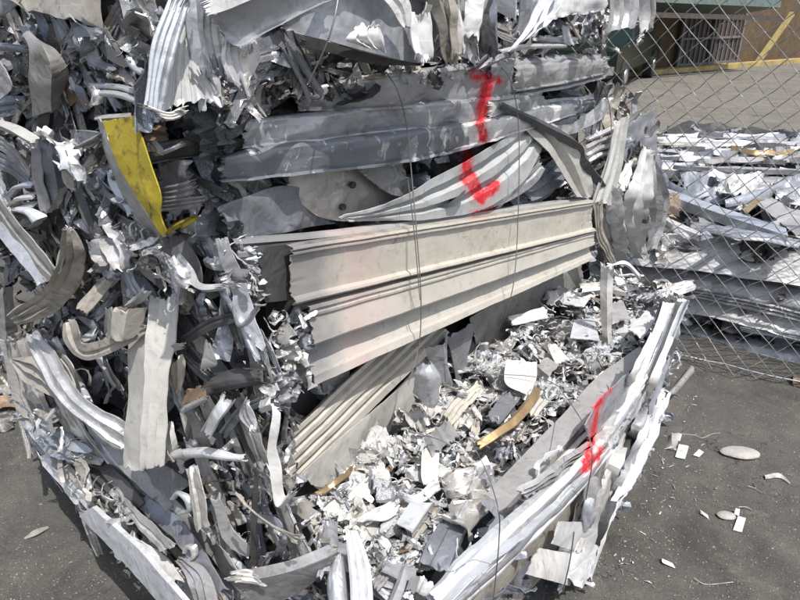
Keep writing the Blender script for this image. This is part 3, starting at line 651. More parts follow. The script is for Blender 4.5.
# cream siding panels
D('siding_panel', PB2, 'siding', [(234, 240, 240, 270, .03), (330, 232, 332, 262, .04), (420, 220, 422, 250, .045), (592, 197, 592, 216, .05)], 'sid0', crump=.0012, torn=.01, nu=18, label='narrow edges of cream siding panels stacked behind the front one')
D('siding_panel', PB2, 'dark', [(256, 248, 262, 303, .045), (320, 240, 324, 296, .05)], 'lip', crump=.002, torn=.008, label='sooty grey end of a cream siding panel')  # end return in dark material: its shade is put into the colour
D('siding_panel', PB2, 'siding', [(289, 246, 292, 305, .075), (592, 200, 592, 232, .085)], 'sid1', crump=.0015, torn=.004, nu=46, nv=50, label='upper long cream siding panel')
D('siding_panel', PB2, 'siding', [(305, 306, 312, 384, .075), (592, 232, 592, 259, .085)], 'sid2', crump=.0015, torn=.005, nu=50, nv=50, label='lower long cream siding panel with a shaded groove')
for q in ([(272, 336, 290, 388, .03), (292, 322, 318, 388, .07)], [(286, 318, 296, 345, .05), (306, 310, 318, 350, .08)], [(262, 350, 268, 372, .02), (292, 352, 300, 384, .06)], [(266, 370, 272, 386, .05), (292, 380, 296, 388, .08)]):
    D('torn_panel_end', PB2, 'lilac', q, 'wave', crump=.018, torn=.02, cfreq=24)
for q in ([(231, 242, 236, 266, .0), (256, 246, 262, 272, .04)], [(240, 262, 246, 282, .0), (262, 262, 264, 300, .04)], [(246, 282, 250, 304, .01), (260, 284, 264, 304, .04)], [(236, 292, 240, 306, .0), (250, 290, 252, 306, .02)]):
    D('torn_panel_end', PB2, 'alu', q, 'wave', crump=.016, torn=.018, cfreq=26)
scatter(B2, PB2, [(228, 238), (262, 244), (266, 304), (232, 306)], 22, ['ribbon', 'strip'], ['alu', 'bright', 'lilac'], (.03, .06), (.0, .05), 21, .9)
scatter(B2, PB2, [(262, 320), (314, 308), (318, 388), (270, 388)], 26, ['ribbon', 'strip'], ['alu', 'bright', 'lilac'], (.03, .06), (.05, .09), 22, .9)
# grooved and flat panels leaning below the siding
D('grooved_panel', PB2, 'cream', [(277, 445, 287, 495, .05), (348, 378, 367, 415, .03), (424, 306, 450, 332, .01)], 'rib5', crump=.0012, torn=.004, nu=44, label='cream panel with five grooves leaning under the siding')
D('flat_panel', PB2, 'cream', [(300, 474, 323, 493, .08), (340, 438, 350, 470, .05), (376, 408, 384, 440, .02), (406, 380, 418, 400, .0), (430, 346, 444, 366, -.01)], 'flat', crump=.003, torn=.006)
D('sheet_metal', PB2, 'beige', [(320, 374, 350, 362, .0), (324, 402, 346, 399, .0)], 'lip')
D('sheet_metal', PB2, 'grey', [(446, 338, 474, 322, .02), (452, 358, 470, 346, .02), (456, 388, 464, 372, .03)], 'flat')
D('sheet_metal', PB2, 'beige', [(470, 318, 480, 356, -.02), (520, 290, 530, 330, -.02), (580, 262, 586, 290, -.02)], 'flat')
D('sheet_metal', PB2, 'lilac', [(430, 352, 452, 334, .04), (440, 372, 452, 364, .04), (450, 392, 455, 386, .05)], 'vee')
D('sheet_metal', PB2, 'dark', [(278, 392, 300, 452, -.03), (320, 384, 336, 420, -.03)], 'flat')
D('metal_strip', PB2, 'alu', [(423, 366, 434, 362, .16), (424, 380, 442, 378, .17), (422, 402, 438, 404, .15)], 'round', crump=.006)
scatter(B2, PB2, [(235, 100), (600, 55), (610, 190), (500, 215), (230, 240)], 90, ['strip', 'sheet', 'strip'], ['grey', 'dark', 'alu', 'lilac'], (.15, .32), (-.10, -.02), 23, .35, ang=-.12, spread=.35)
scatter(B2, PB2, [(270, 390), (420, 330), (590, 262), (560, 300), (440, 400), (290, 500)], 50, ['strip', 'sheet'], ['grey', 'dark', 'alu', 'beige'], (.12, .25), (-.10, -.03), 24, .5)
scatter(B2, PB2, [(592, 100), (640, 110), (660, 200), (650, 260), (600, 262)], 40, ['strip', 'sheet'], ['grey', 'beige', 'alu', 'lilac'], (.12, .25), (-.08, .02), 25, .4, ang=1.5, spread=.3)

# left end of the middle bale
D('yellow_channel', PA, 'yellow', [(103, 121, 134, 116, 0.070), (112, 149, 145, 147, 0.075), (124, 175, 153, 172, 0.075), (138, 199, 160, 196, 0.075), (152, 221, 161, 217, 0.070), (163, 236, 167, 231, 0.065)], 'flat', crump=.0025, torn=.002, label='yellow painted face of a bent channel')
D('channel_flange', PA, 'lilac', [(95, 117, 103, 122, .0, .045), (102, 148, 113, 151, .01, .055), (112, 176, 125, 177, .01, .06), (128, 206, 141, 204, .01, .06), (147, 229, 155, 227, .01, .05), (160, 240, 164, 238, .01, .04)], 'flat', crump=.002)
D('channel_flange', PA, 'alu', [(94, 119, 96, 115, .02, .0), (131, 117, 131, 113, .03, .01)], 'flat', torn=.0, crump=.001)
D('metal_strip', PA, 'yellow', [(164, 232, 164, 238), (176, 222, 178, 228), (192, 216, 196, 220)], 'vee', off=.0)
D('metal_strip', PA, 'yellow', [(180, 226, 181, 229), (196, 217, 197, 220)], 'flat', off=.03)
D('stacked_sheets', PA, 'grey', [(158, 168, 160, 188, .0), (176, 160, 178, 184, .01), (190, 160, 192, 180, .0)], 'flat')
D('stacked_sheets', PA, 'grey', [(156, 188, 158, 200, .02), (176, 184, 178, 200, .03), (194, 180, 196, 196, .02)], 'wave')
D('stacked_sheets', PA, 'grey', [(158, 202, 160, 212, .03), (180, 198, 182, 210, .03), (204, 196, 204, 206, .02)], 'wave')
D('sheet_metal', PA, 'brown', [(143, 122, 150, 160, -.03), (168, 128, 172, 156, -.03)], 'wave')
D('metal_strip', PA, 'bright', [(150, 152, 152, 157), (164, 150, 166, 154), (180, 142, 182, 146)], 'vee', off=.03)
D('metal_strip', PA, 'cream', [(148, 146, 156, 142), (150, 152, 162, 150)], 'wave', off=.03)
D('long_beam', PA, 'beige', [(-8, 185, -8, 216, .03), (14, 214, 8, 236, .045), (36, 241, 26, 262, .05), (57, 268, 48, 283, .05)], 'rib2', crump=.003)
D('long_beam', PA, 'lilac', [(-6, 221, -6, 233, .05), (20, 249, 13, 259, .06), (44, 279, 36, 287, .06)], 'vee', crump=.003)
D('bent_strip', PA, 'beige', [(63, 228, 72, 230, .06), (62, 246, 82, 250, .05), (58, 268, 83, 258, .04), (50, 284, 78, 278, .04), (34, 298, 64, 302, .05), (18, 306, 42, 318, .06), (8, 314, 16, 326, .06)], 'wave', crump=.004)
D('metal_fin', PA, 'white', [(72, 229, 66, 226, .05, .02), (65, 250, 60, 250, .05, .02), (58, 274, 55, 272, .05, .02)], 'flat')
D('ribbed_offcut', PA, 'beige', [(101, 276, 113, 283, .0), (74, 306, 87, 315, .06)], 'rib2', crump=.002)
D('ribbed_offcut', PA, 'grey', [(114, 290, 120, 294, -.02), (92, 316, 99, 320, .03)], 'rib2', crump=.002)
D('box_offcut', PA, 'cream', [(113, 308, 128, 310, .06), (110, 338, 123, 341, .07)], 'box', crump=.002, th=.003)
D('box_offcut', PA, 'beige', [(104, 308, 113, 308, .02, .06), (102, 334, 110, 338, .02, .07)], 'rib2', crump=.002)  # side of the same box, its shade put into the colour
D('curled_strip', PA, 'beige', [(63, 324, 72, 318, .06), (63, 344, 78, 332, .08), (84, 362, 82, 344, .08), (112, 354, 108, 338, .06), (146, 336, 144, 324, .03)], 'rib2', crump=.003)
D('curled_strip', PA, 'grey', [(66, 322, 72, 316, .02), (80, 316, 84, 322, .01), (96, 324, 92, 330, .02), (94, 336, 84, 334, .05), (84, 344, 78, 338, .06)], 'flat', crump=.003)
D('curled_strip', PA, 'white', [(96, 322, 92, 330, .03), (92, 338, 84, 336, .05), (82, 343, 78, 340, .06)], 'flat')
D('sheet_metal', PA, 'grey', [(86, 240, 92, 238), (96, 236, 100, 232), (118, 222, 118, 228)], 'rib2', off=.01)
D('crumpled_sheet', PA, 'lilac', [(94, 244, 120, 228, .0), (100, 262, 128, 250, .02), (104, 268, 126, 264, .03)], 'wave', crump=.014, torn=.02)
D('crumpled_sheet', PA, 'grey', [(84, 244, 94, 240), (90, 264, 104, 256), (96, 272, 104, 270)], 'vee', off=.03, crump=.008)
D('crumpled_sheet', PA, 'alu', [(122, 304, 130, 308), (134, 296, 142, 302), (142, 286, 150, 292)], 'vee', off=.03)
D('crumpled_sheet', PA, 'alu', [(56, 140, 70, 138, .02), (60, 156, 76, 156, .03), (66, 172, 84, 176, .03)], 'wave', crump=.02, torn=.02, cfreq=20)
D('metal_strip', PA, 'grey', [(36, 132, 50, 132, .0), (34, 160, 54, 158, .01), (38, 214, 56, 210, .0)], 'lip', crump=.004)
D('metal_strip', PA, 'white', [(32, 136, 40, 130, .02), (42, 130, 50, 134, .02), (52, 138, 50, 144, .01)], 'round', off=.02, crump=.006)
D('metal_strip', PA, 'lilac', [(30, 150, 37, 150), (32, 180, 40, 180), (36, 216, 44, 214)], 'vee', off=.02)
D('bent_beam', PA, 'cream', [(-8, 118, -8, 128, .03), (16, 128, 12, 136, .04), (34, 138, 32, 148, .04)], 'vee')
D('bent_beam', PA, 'beige', [(-8, 132, -8, 146, .0), (14, 146, 10, 158, .01), (32, 172, 28, 178, .01)], 'rib3')
D('bent_beam', PA, 'grey', [(-8, 148, -8, 166, .0), (14, 160, 10, 174, .01), (30, 178, 28, 188, .01)], 'rib3')
for y in (188, 200, 210): D('curled_strip', PA, ['alu', 'lilac', 'bright'][y % 3], [(4, y + 10, 6, y + 5, .0), (16, y + 2, 18, y - 4, .02), (34, y, 36, y - 6, .01)], 'round')
D('curled_strip', PA, 'white', [(10, 212, 13, 208), (24, 215, 26, 209), (34, 224, 40, 218), (26, 230, 30, 226)], 'round', off=.03)
D('folded_offcut', PA, 'alu', [(76, 130, 78, 140, .02), (88, 130, 90, 148, .02), (100, 132, 101, 140, .02)], 'lipf')
D('metal_strip', PA, 'beige', [(74, 150, 76, 146), (88, 144, 90, 138), (100, 138, 102, 132)], 'round', off=.03)
D('folded_offcut', PA, 'grey', [(92, 178, 104, 166), (104, 196, 114, 172), (120, 206, 126, 196)], 'vee', off=.0)
D('folded_offcut', PA, 'alu', [(104, 172, 112, 168), (106, 190, 122, 184), (128, 216, 134, 212)], 'vee', off=.01)
D('metal_strip', PA, 'beige', [(58, 170, 66, 168), (62, 182, 70, 182), (72, 192, 74, 190)], 'vee', off=.03)
D('metal_strip', PA, 'alu', [(46, 214, 48, 208), (52, 206, 58, 194), (58, 192, 62, 186)], 'vee', off=.02)
D('crumpled_sheet', PA, 'grey', [(160, 240, 186, 236, -.02), (168, 268, 200, 262, .0), (180, 286, 204, 284, .0)], 'flat', crump=.006)
D('bent_strip', PA, 'alu', [(172, 258, 178, 256, .04), (178, 276, 190, 272, .04), (200, 292, 200, 284, .05), (226, 290, 224, 284, .03)], 'vee', off=.03)
D('metal_strip', PA, 'bright', [(168, 262, 172, 258), (176, 284, 184, 276), (190, 290, 192, 284)], 'round', off=.05, torn=.02)
D('metal_tube', PA, 'bright', [(219, 278, 221, 284), (230, 270, 232, 284)], 'round', off=.02, torn=.02, crump=.01)
D('metal_tube', PA, 'grey', [(230, 270, 232, 284), (246, 272, 246, 284)], 'round', off=.0)
D('bent_rod', PA, 'grey', [(221, 292, 224, 292), (228, 310, 231, 308), (244, 340, 247, 338), (256, 362, 259, 358)], 'round', off=.03)
D('bent_rod', PA, 'alu', [(232, 300, 235, 300), (236, 326, 240, 320), (246, 326, 244, 320), (256, 310, 253, 308)], 'round', off=.04)
scatter(B2, PA, [(120, 225), (160, 240), (190, 290), (180, 296), (130, 260)], 40, ['ribbon', 'strip'], ['bright', 'alu', 'lilac', 'beige'], (.03, .08), (.0, .05), 26, .9)
scatter(B2, PA, [(-8, 110), (228, 112), (232, 300), (-8, 350)], 110, ['strip', 'sheet', 'rod', 'strip'], ['dark', 'grey', 'alu', 'beige', 'dark', 'lilac'], (.10, .24), (-.12, -.03), 27, .6)
scatter(B2, PA, [(-8, 115), (100, 120), (160, 240), (230, 300), (150, 310), (-8, 300)], 80, ['strip', 'ribbon', 'strip'], ['beige', 'grey', 'alu', 'dark', 'dark'], (.04, .11), (-.06, -.01), 28, .8)

# ================================================================== BOTTOM BALE
E = lambda *a, **k: strip(a[0], B1, *a[1:], **k)
E('long_strip', PA, 'bright', [(27, 334, 34, 330, .02), (40, 362, 52, 354, .05), (52, 384, 62, 374, .07), (68, 404, 76, 394, .08), (90, 422, 97, 411, .08), (108, 436, 114, 421, .07), (126, 446, 130, 432, .05)], 'step', crump=.003, torn=.01)
E('long_strip', PA, 'cream', [(54, 352, 60, 350, .02), (66, 372, 74, 366, .03), (78, 398, 82, 396, .04)], 'rib2')
E('pod_shaped_offcut', PA, 'beige', [(12, 360, 14, 358), (24, 376, 36, 358), (44, 392, 54, 370), (64, 402, 66, 388)], 'wave', off=.05, crump=.004)
E('wide_slab', PA, 'cream', [(130, 332, 149, 333, .02), (126, 400, 146, 402, .06), (124, 467, 142, 470, .10)], 'lip', crump=.004, torn=.006, label='pale upright slab hanging down the end of the bale')
E('wide_slab', PA, 'cream', [(149, 296, 176, 298, .0), (147, 350, 171, 348, .04), (144, 400, 164, 400, .08), (142, 470, 160, 466, .12)], 'wave', crump=.004, torn=.006, nu=20)
E('sheet_metal', PA, 'beige', [(152, 426, 158, 424, .06), (152, 446, 164, 444, .08), (154, 468, 172, 461, .09)], 'flat')
E('sheet_metal', PA, 'lilac', [(128, 318, 150, 318, .01), (129, 350, 150, 350, .02)], 'flat')
E('box_beam', PA, 'grey', [(132, 470, 150, 458, .02), (150, 484, 170, 468, .03), (170, 500, 192, 484, .04)], 'box', crump=.002)
E('bent_strip', PA, 'bright', [(185, 470, 197, 467, .07), (190, 498, 206, 498, .08), (196, 530, 208, 526, .09)], 'rib2', crump=.005)
E('metal_fin', PA, 'white', [(168, 424, 173, 421, .03), (164, 438, 176, 438, .04), (167, 457, 178, 457, .04)], 'lipf')
E('metal_tube', PA, 'white', [(171, 452, 171, 461, .06), (200, 451, 200, 460, .07), (242, 457, 243, 463, .05)], 'round')
E('metal_tube', PA, 'alu', [(180, 442, 188, 444), (182, 452, 192, 452), (178, 460, 186, 462)], 'round', off=.05, crump=.008)
E('folded_strip', PA, 'white', [(257, 403, 264, 412, .06), (268, 401, 277, 410, .08), (269, 426, 277, 424, .09), (264, 452, 272, 450, .10), (266, 482, 275, 478, .11), (276, 511, 280, 500, .11), (292, 496, 288, 488, .11)], 'vee', crump=.005, torn=.01)
E('folded_strip', PA, 'lilac', [(245, 400, 248, 401), (240, 415, 252, 412), (252, 431, 257, 428)], 'wave', off=.04)
E('square_frame', PA, 'lilac', [(181, 407, 184, 413, .07), (206, 396, 207, 402, .07)], 'round', crump=.001)
E('square_frame', PA, 'beige', [(182, 409, 190, 406, .06), (192, 428, 200, 426, .05), (204, 450, 212, 446, .03)], 'lip', crump=.001)
E('square_frame', PA, 'beige', [(200, 406, 207, 401, .06), (206, 422, 216, 420, .03)], 'lip', crump=.001)
E('sheet_metal', PA, 'brown', [(184, 392, 204, 382, .02), (183, 408, 206, 397, .06)], 'flat')
E('metal_strip', PA, 'bright', [(203, 430, 212, 436, .08), (214, 412, 222, 418, .07), (224, 396, 233, 402, .05)], 'lipf')
E('curled_strip', PA, 'beige', [(162, 374, 168, 370), (160, 358, 168, 358), (170, 346, 174, 352), (182, 344, 182, 350)], 'flat', off=.04)
E('curled_strip', PA, 'cream', [(170, 366, 182, 354), (168, 372, 184, 366), (172, 388, 180, 392)], 'wave', off=.02)
E('metal_fin', PA, 'lilac', [(202, 344, 207, 346), (196, 364, 212, 366), (198, 368, 208, 370)], 'vee', off=.04)
E('dark_tube', PA, 'dark', [(207, 378, 211, 397, .03), (232, 372, 238, 390, .02), (262, 372, 266, 386, .0)], 'round')
E('dark_tube', PA, 'dark', [(168, 346, 172, 354, .0), (204, 320, 208, 332, .01), (230, 312, 236, 322, .0)], 'rib2')
E('dark_tube', PA, 'grey', [(220, 430, 224, 440), (238, 406, 244, 416), (262, 396, 266, 404)], 'rib2', off=.02)
E('white_beam', PA, 'white', [(79, 516, 92, 507, .10), (118, 556, 134, 545, .12), (158, 602, 176, 592, .14), (190, 640, 208, 630, .15)], 'flat', crump=.0015, torn=.002, th=.012, label='long flat white beam lying against the ground')
E('sheet_metal', PA, 'white', [(130, 541, 138, 543, .10), (148, 560, 164, 566, .10), (160, 585, 175, 584, .11)], 'vee')
E('long_strip', PA, 'bright', [(38, 458, 43, 455, .02), (58, 486, 63, 480, .05), (76, 506, 82, 501, .07)], 'vee')
E('long_strip', PA, 'lilac', [(18, 414, 26, 400, -.02), (42, 440, 58, 426, .02), (60, 458, 74, 440, .05), (82, 462, 88, 452, .06)], 'wave', crump=.006)
E('long_strip', PA, 'beige', [(52, 458, 60, 454, .03), (64, 478, 76, 472, .05), (78, 496, 84, 490, .06)], 'wave', crump=.008)
E('long_strip', PA, 'dark', [(60, 450, 70, 440, .0), (96, 486, 112, 470, .03), (128, 520, 142, 504, .05)], 'wave')
E('long_strip', PA, 'alu', [(2, 352, 8, 350, -.04), (10, 392, 20, 388, -.02), (20, 418, 30, 410, .0)], 'vee')
E('long_strip', PA, 'lilac', [(-4, 290, 4, 288, .0), (-4, 330, 6, 330, .0), (2, 366, 10, 362, .0)], 'lip')
E('long_strip', PA, 'alu', [(110, 496, 120, 492, .05), (136, 526, 148, 520, .08), (160, 552, 176, 545, .10)], 'rib2')
E('long_strip', PA, 'grey', [(134, 506, 142, 498, .04), (158, 530, 170, 520, .06), (184, 560, 196, 552, .08), (206, 600, 220, 594, .10)], 'vee')
E('long_strip', PA, 'lilac', [(176, 560, 186, 556, .08), (190, 580, 206, 576, .10), (200, 620, 220, 616, .11)], 'wave')
E('brown_panel', PA, 'beige', [(136, 508, 140, 520, .02), (166, 512, 168, 526, .02), (200, 524, 202, 534, .02)], 'lip')
E('ring_offcut', PA, 'bright', [(182, 552, 185, 554), (184, 546, 187, 550), (192, 548, 190, 552), (194, 558, 190, 557), (188, 563, 187, 559)], 'round', off=.09, crump=.002, torn=.0)
E('ring_offcut', PA, 'bright', [(170, 498, 174, 500), (176, 492, 178, 496), (188, 500, 184, 502), (190, 512, 186, 510), (178, 516, 179, 511)], 'round', off=.08, crump=.002, torn=.0)
E('bent_beam', PA, 'beige', [(234, 492, 243, 500), (262, 518, 270, 528), (294, 546, 302, 538)], 'rib2', off=.11)
E('curved_strip', PA, 'beige', [(210, 500, 216, 498), (222, 540, 228, 530), (246, 560, 250, 552), (250, 530, 254, 530)], 'vee', off=.07)
E('curved_strip', PA, 'grey', [(246, 520, 250, 514), (270, 528, 274, 520), (286, 540, 282, 534), (278, 560, 272, 554)], 'vee', off=.07)
E('curved_strip', PA, 'beige', [(222, 508, 230, 504), (226, 522, 244, 520), (230, 526, 246, 524)], 'wave', off=.03)
E('metal_strip', PA, 'dark', [(252, 470, 256, 470), (250, 520, 255, 520), (248, 566, 254, 566)], 'vee', off=.09)
# front beams near the lens
PN = upright(290, 560, .66, (-.3, -.8, .5))
E('box_beam', PN, 'lilac', [(246, 570, 250, 581, .0), (290, 560, 292, 571, .01), (333, 543, 338, 553, .01)], 'flat', crump=.002, label='grey box beam with a crumpled end')
E('box_beam', PN, 'grey', [(250, 582, 236, 606, .0, -.03), (292, 572, 286, 600, .01, -.03), (337, 554, 322, 576, .01, -.03)], 'flat', crump=.002)  # lower face of the same beam, its shade put into darker metal
E('torn_beam_end', PN, 'bright', [(233, 570, 236, 580), (246, 568, 254, 584), (256, 572, 262, 586)], 'wave', off=.015, crump=.010, torn=.015)
E('beam_corner', PN, 'lilac', [(322, 524, 332, 518, -.03), (318, 540, 336, 540, .0), (326, 552, 340, 546, .01)], 'round', off=.0)
PW = upright(356, 570, .68, (0, -.6, .8))
E('crumpled_strip', PW, 'white', [(345, 529, 357, 530), (348, 560, 368, 558), (350, 584, 372, 582), (351, 620, 374, 620)], 'wave', off=.01, crump=.004, torn=.004)
E('crumpled_strip', PW, 'alu', [(330, 562, 344, 556, -.03), (326, 584, 346, 580, -.02), (330, 620, 350, 620, -.02)], 'round')
E('crumpled_strip', PW, 'grey', [(372, 536, 380, 532, -.02), (388, 552, 392, 546, -.02), (384, 566, 376, 572, -.03)], 'lipf')
# pieces on the flat top
TP = PT1
E('large_plate', TP, 'white', [(344, 500, 362, 502, .03), (370, 474, 388, 482, .05), (382, 462, 389, 470, .05)], 'flat', crump=.004)
E('large_plate', TP, 'white', [(342, 530, 350, 520, .05), (370, 512, 380, 520, .06), (395, 498, 400, 510, .06)], 'wave', crump=.006)
E('cream_offcut', TP, 'cream', [(318, 506, 330, 520, .02), (334, 494, 346, 506, .03)], 'vee')
E('cream_offcut', TP, 'cream', [(384, 520, 378, 536, .04), (398, 510, 400, 524, .04)], 'round')
E('box_tube', TP, 'white', [(396, 523, 412, 532, .06), (410, 502, 432, 503, .06)], 'lip', crump=.001, torn=.001, label='short square tube with a sunlit white top')
E('box_tube', TP, 'lilac', [(412, 533, 413, 541, .06, .01), (433, 503, 437, 510, .06, .01)], 'flat', crump=.001, torn=.001)  # same tube's side, greyer: light and shade put into the colours
E('brass_strip', TP, 'beige', [(404, 548, 409, 552, .03), (420, 524, 425, 528, .04), (434, 505, 440, 508, .04)], 'vee')
E('flat_bar_end', TP, 'grey', [(420, 562, 447, 572, .04), (428, 540, 458, 545, .05), (444, 518, 468, 521, .05)], 'lip', crump=.001, torn=.006)
E('folded_offcut', TP, 'lilac', [(404, 564, 408, 556, .03), (420, 550, 428, 540, .04), (426, 540, 420, 534, .04)], 'wave')
E('folded_offcut', TP, 'lilac', [(404, 590, 432, 598, .05), (410, 574, 434, 582, .06)], 'vee')
E('folded_offcut', TP, 'alu', [(372, 580, 378, 590), (392, 560, 396, 570), (404, 566, 410, 580)], 'wave', off=.03)
E('folded_offcut', TP, 'alu', [(384, 610, 392, 620), (396, 580, 404, 590), (404, 560, 410, 566)], 'vee', off=.04)
E('curved_plate', TP, 'bright', [(441, 480, 444, 496, .03), (456, 470, 464, 500, .05), (474, 464, 482, 484, .05)], 'wave', crump=.010)
E('curved_plate', TP, 'bright', [(402, 494, 404, 500, .05), (416, 496, 418, 504, .05), (434, 480, 440, 490, .06)], 'wave', crump=.006)
E('plate', TP, 'white', [(422, 446, 440, 446, .06), (421, 474, 438, 476, .06), (424, 486, 440, 486, .05)], 'flat')
E('plate', TP, 'lilac', [(424, 440, 450, 420, .06), (432, 456, 460, 436, .06)], 'wave', crump=.008)
E('crumpled_ball', TP, 'bright', [(446, 512, 448, 522, .06), (458, 500, 464, 524, .09), (476, 498, 480, 520, .08), (484, 504, 486, 512, .06)], 'round', crump=.02, torn=.02, cfreq=26)
E('crumpled_ball', TP, 'bright', [(454, 488, 456, 498, .06), (470, 482, 474, 500, .08), (486, 488, 488, 500, .06)], 'wave', crump=.02, torn=.02, cfreq=26)
E('blue_grey_plate', TP, 'grey', [(486, 418, 500, 424, .05), (504, 391, 520, 399, .06)], 'flat', crump=.001)
E('bronze_strip', TP, 'gold', [(474, 440, 480, 447, .07), (494, 428, 498, 436, .08), (512, 414, 520, 420, .08), (530, 392, 538, 397, .08), (534, 385, 541, 388, .08)], 'vee', crump=.003)
E('bronze_strip', TP, 'gold', [(314, 493, 319, 497, .03), (332, 482, 336, 486, .045), (350, 467, 353, 470, .04)], 'vee', crump=.008, torn=.012, cfreq=20)
E('white_plate', TP, 'white', [(506, 359, 537, 362, .09), (505, 382, 536, 380, .07), (521, 392, 526, 394, .06)], 'flat', crump=.001, torn=.002)
E('white_plate', TP, 'white', [(574, 320, 594, 318, .05), (570, 338, 600, 341, .05)], 'flat', crump=.001, torn=.002)
E('white_plate', TP, 'white', [(566, 296, 590, 298, .05), (562, 304, 584, 307, .05)], 'flat', crump=.001, torn=.002)
E('white_plate', TP, 'white', [(628, 330, 642, 340, .09), (646, 310, 656, 318, .10)], 'flat', crump=.002, torn=.004)
E('white_plate', TP, 'white', [(548, 346, 556, 344, .07), (556, 364, 570, 360, .06)], 'flat', crump=.002)
E('white_plate', TP, 'lilac', [(536, 366, 548, 358, .06), (548, 376, 560, 366, .06)], 'lip', crump=.002)
E('white_plate', TP, 'lilac', [(612, 304, 622, 300, .06), (612, 324, 630, 318, .06)], 'flat', crump=.004)
E('cream_offcut', TP, 'cream', [(580, 282, 582, 290, .05), (600, 284, 602, 290, .05)], 'wave', crump=.006)
E('cream_offcut', TP, 'cream', [(442, 418, 452, 424), (456, 396, 470, 402), (476, 382, 484, 388)], 'wave', off=.05, crump=.01)
E('cream_offcut', TP, 'cream', [(524, 412, 536, 418), (534, 396, 548, 402)], 'wave', off=.05, crump=.006)
E('white_offcut', TP, 'white', [(508, 318, 512, 326), (544, 308, 548, 316)], 'wave', off=.05)
E('dark_sheet', TP, 'dark', [(470, 424, 486, 432, -.02), (478, 398, 500, 402, -.02)], 'flat')  # dark colour painted in for the shade of an open hole
VP = upright(608, 348, .60)
E('upright_strip', VP, 'white', [(602, 264, 615, 266, .0), (601, 300, 613, 300, .0), (604, 348, 613, 350, .0)], 'vee', crump=.006, torn=.01, label='pale strip standing upright on the far part of the top')
E('curled_strip', VP, 'white', [(606, 268, 610, 264), (626, 262, 628, 268), (642, 276, 638, 280)], 'vee', off=.02, crump=.006)
# long members along the right top edge
E('long_channel', TP, 'lilac', [(486, 494, 500, 514, .09), (523, 455, 539, 472, .09), (564, 413, 580, 428, .09), (598, 376, 611, 389, .09), (640, 346, 648, 354, .08)], 'lip', crump=.0012, torn=.004, label='long blue grey channel lying along the top edge')
E('long_strip', TP, 'white', [(506, 506, 508, 510, .06), (545, 470, 548, 474, .07), (590, 425, 594, 429, .07), (622, 392, 626, 396, .07)], 'vee', crump=.002)
E('long_sheet', PB1, 'white', [(424, 592, 442, 612, .0, .05), (474, 541, 490, 562, .01, .06), (522, 503, 530, 530, .01, .07), (563, 470, 577, 486, .01, .06), (596, 446, 594, 464, .01, .05), (622, 424, 616, 440, .01, .04)], 'rib3', crump=.003, torn=.006, nu=24, label='long white pleated sheet running along the side')
E('long_sheet', PB1, 'lilac', [(516, 488, 522, 496, .0), (552, 466, 560, 474, .02), (590, 440, 598, 448, .02)], 'wave', crump=.006)
E('long_flange', PB1, 'beige', [(462, 606, 488, 630, -.04), (506, 566, 526, 596, -.03), (545, 528, 556, 560, -.02), (584, 486, 588, 508, -.01)], 'flat', crump=.003)
E('dark_sheet', PB1, 'dark', [(450, 600, 462, 612, -.06), (520, 540, 530, 556, -.05), (580, 486, 584, 500, -.04)], 'flat')
E('side_sheet', PB1, 'lilac', [(584, 424, 590, 440, .015), (604, 396, 612, 414, .02), (628, 372, 638, 390, .02)], 'flat', crump=.004, torn=.006)
E('hanging_sheet', PB1, 'white', [(524, 574, 540, 548, .02, .0), (548, 580, 564, 552, .03, .01), (570, 586, 586, 552, .02, .01)], 'flat', crump=.003, torn=.003)
E('hanging_sheet', PB1, 'white', [(552, 544, 560, 522, .01), (574, 550, 584, 522, .02), (590, 548, 598, 524, .02)], 'flat', crump=.003, torn=.003)
E('hanging_sheet', PB1, 'bright', [(590, 508, 602, 508, .03), (584, 545, 597, 550, .04), (570, 580, 582, 590, .04)], 'vee', crump=.008, torn=.012)
LP = [(664, 300), (654, 334), (634, 376), (616, 410), (598, 448), (590, 500), (580, 548)]
RP = [(689, 292), (684, 340), (669, 392), (656, 436), (637, 478), (611, 516), (586, 584)]
rr = random.Random(77)
for k in range(22):
    f = (k + .3) / 22; sec = []; a_ = rr.choice([0, 0, 1, 2, 3]); b_ = rr.choice([3, 4, 5, 6, 6]) if a_ < 2 else 6; wd = rr.uniform(3, 7.5) * (1.15 if k > 15 else 1); ff = f
    for q in range(a_, b_ + 1):
        ff = min(1, max(0, ff + rr.uniform(-.03, .03))); l, r_ = LP[q], RP[q]; x = l[0] + (r_[0] - l[0]) * ff; y = l[1] + (r_[1] - l[1]) * ff; w_ = wd * (.55 + .09 * q)
        sec.append((x - w_ / 2, y - w_ * .15, x + w_ / 2, y + w_ * .15, rr.uniform(-.03, .045)))
    if len(sec) > 1: E('hanging_strip', PB1, ['white', 'grey', 'lilac', 'alu', 'white', 'dark', 'bright'][k % 7], sec, rr.choice(['vee', 'round', 'wave', 'fold']), crump=.005, torn=.006, cfreq=16)
L2 = [(602, 440), (630, 402), (650, 356), (670, 304)]; R2 = [(612, 452), (638, 412), (663, 362), (689, 300)]
for k in range(9):
    f = (k + .4) / 9; q0 = rr.choice([0, 0, 1]); sec = []
    for q in range(q0, 4):
        x = L2[q][0] + (R2[q][0] - L2[q][0]) * f + rr.uniform(-1, 1); y = L2[q][1] + (R2[q][1] - L2[q][1]) * f; w_ = rr.uniform(1.6, 3.2); sec.append((x - w_ / 2, y - 1, x + w_ / 2, y + 1, 0.032 - .01 * f + rr.uniform(-.008, .01)))
    E('straight_strip', PB1, ['white', 'grey', 'lilac', 'bright', 'dark', 'white'][k % 6], sec, rr.choice(['vee', 'soft']), crump=.002, torn=.004)  # dark strips in the cycle paint shaded gaps between pale ones
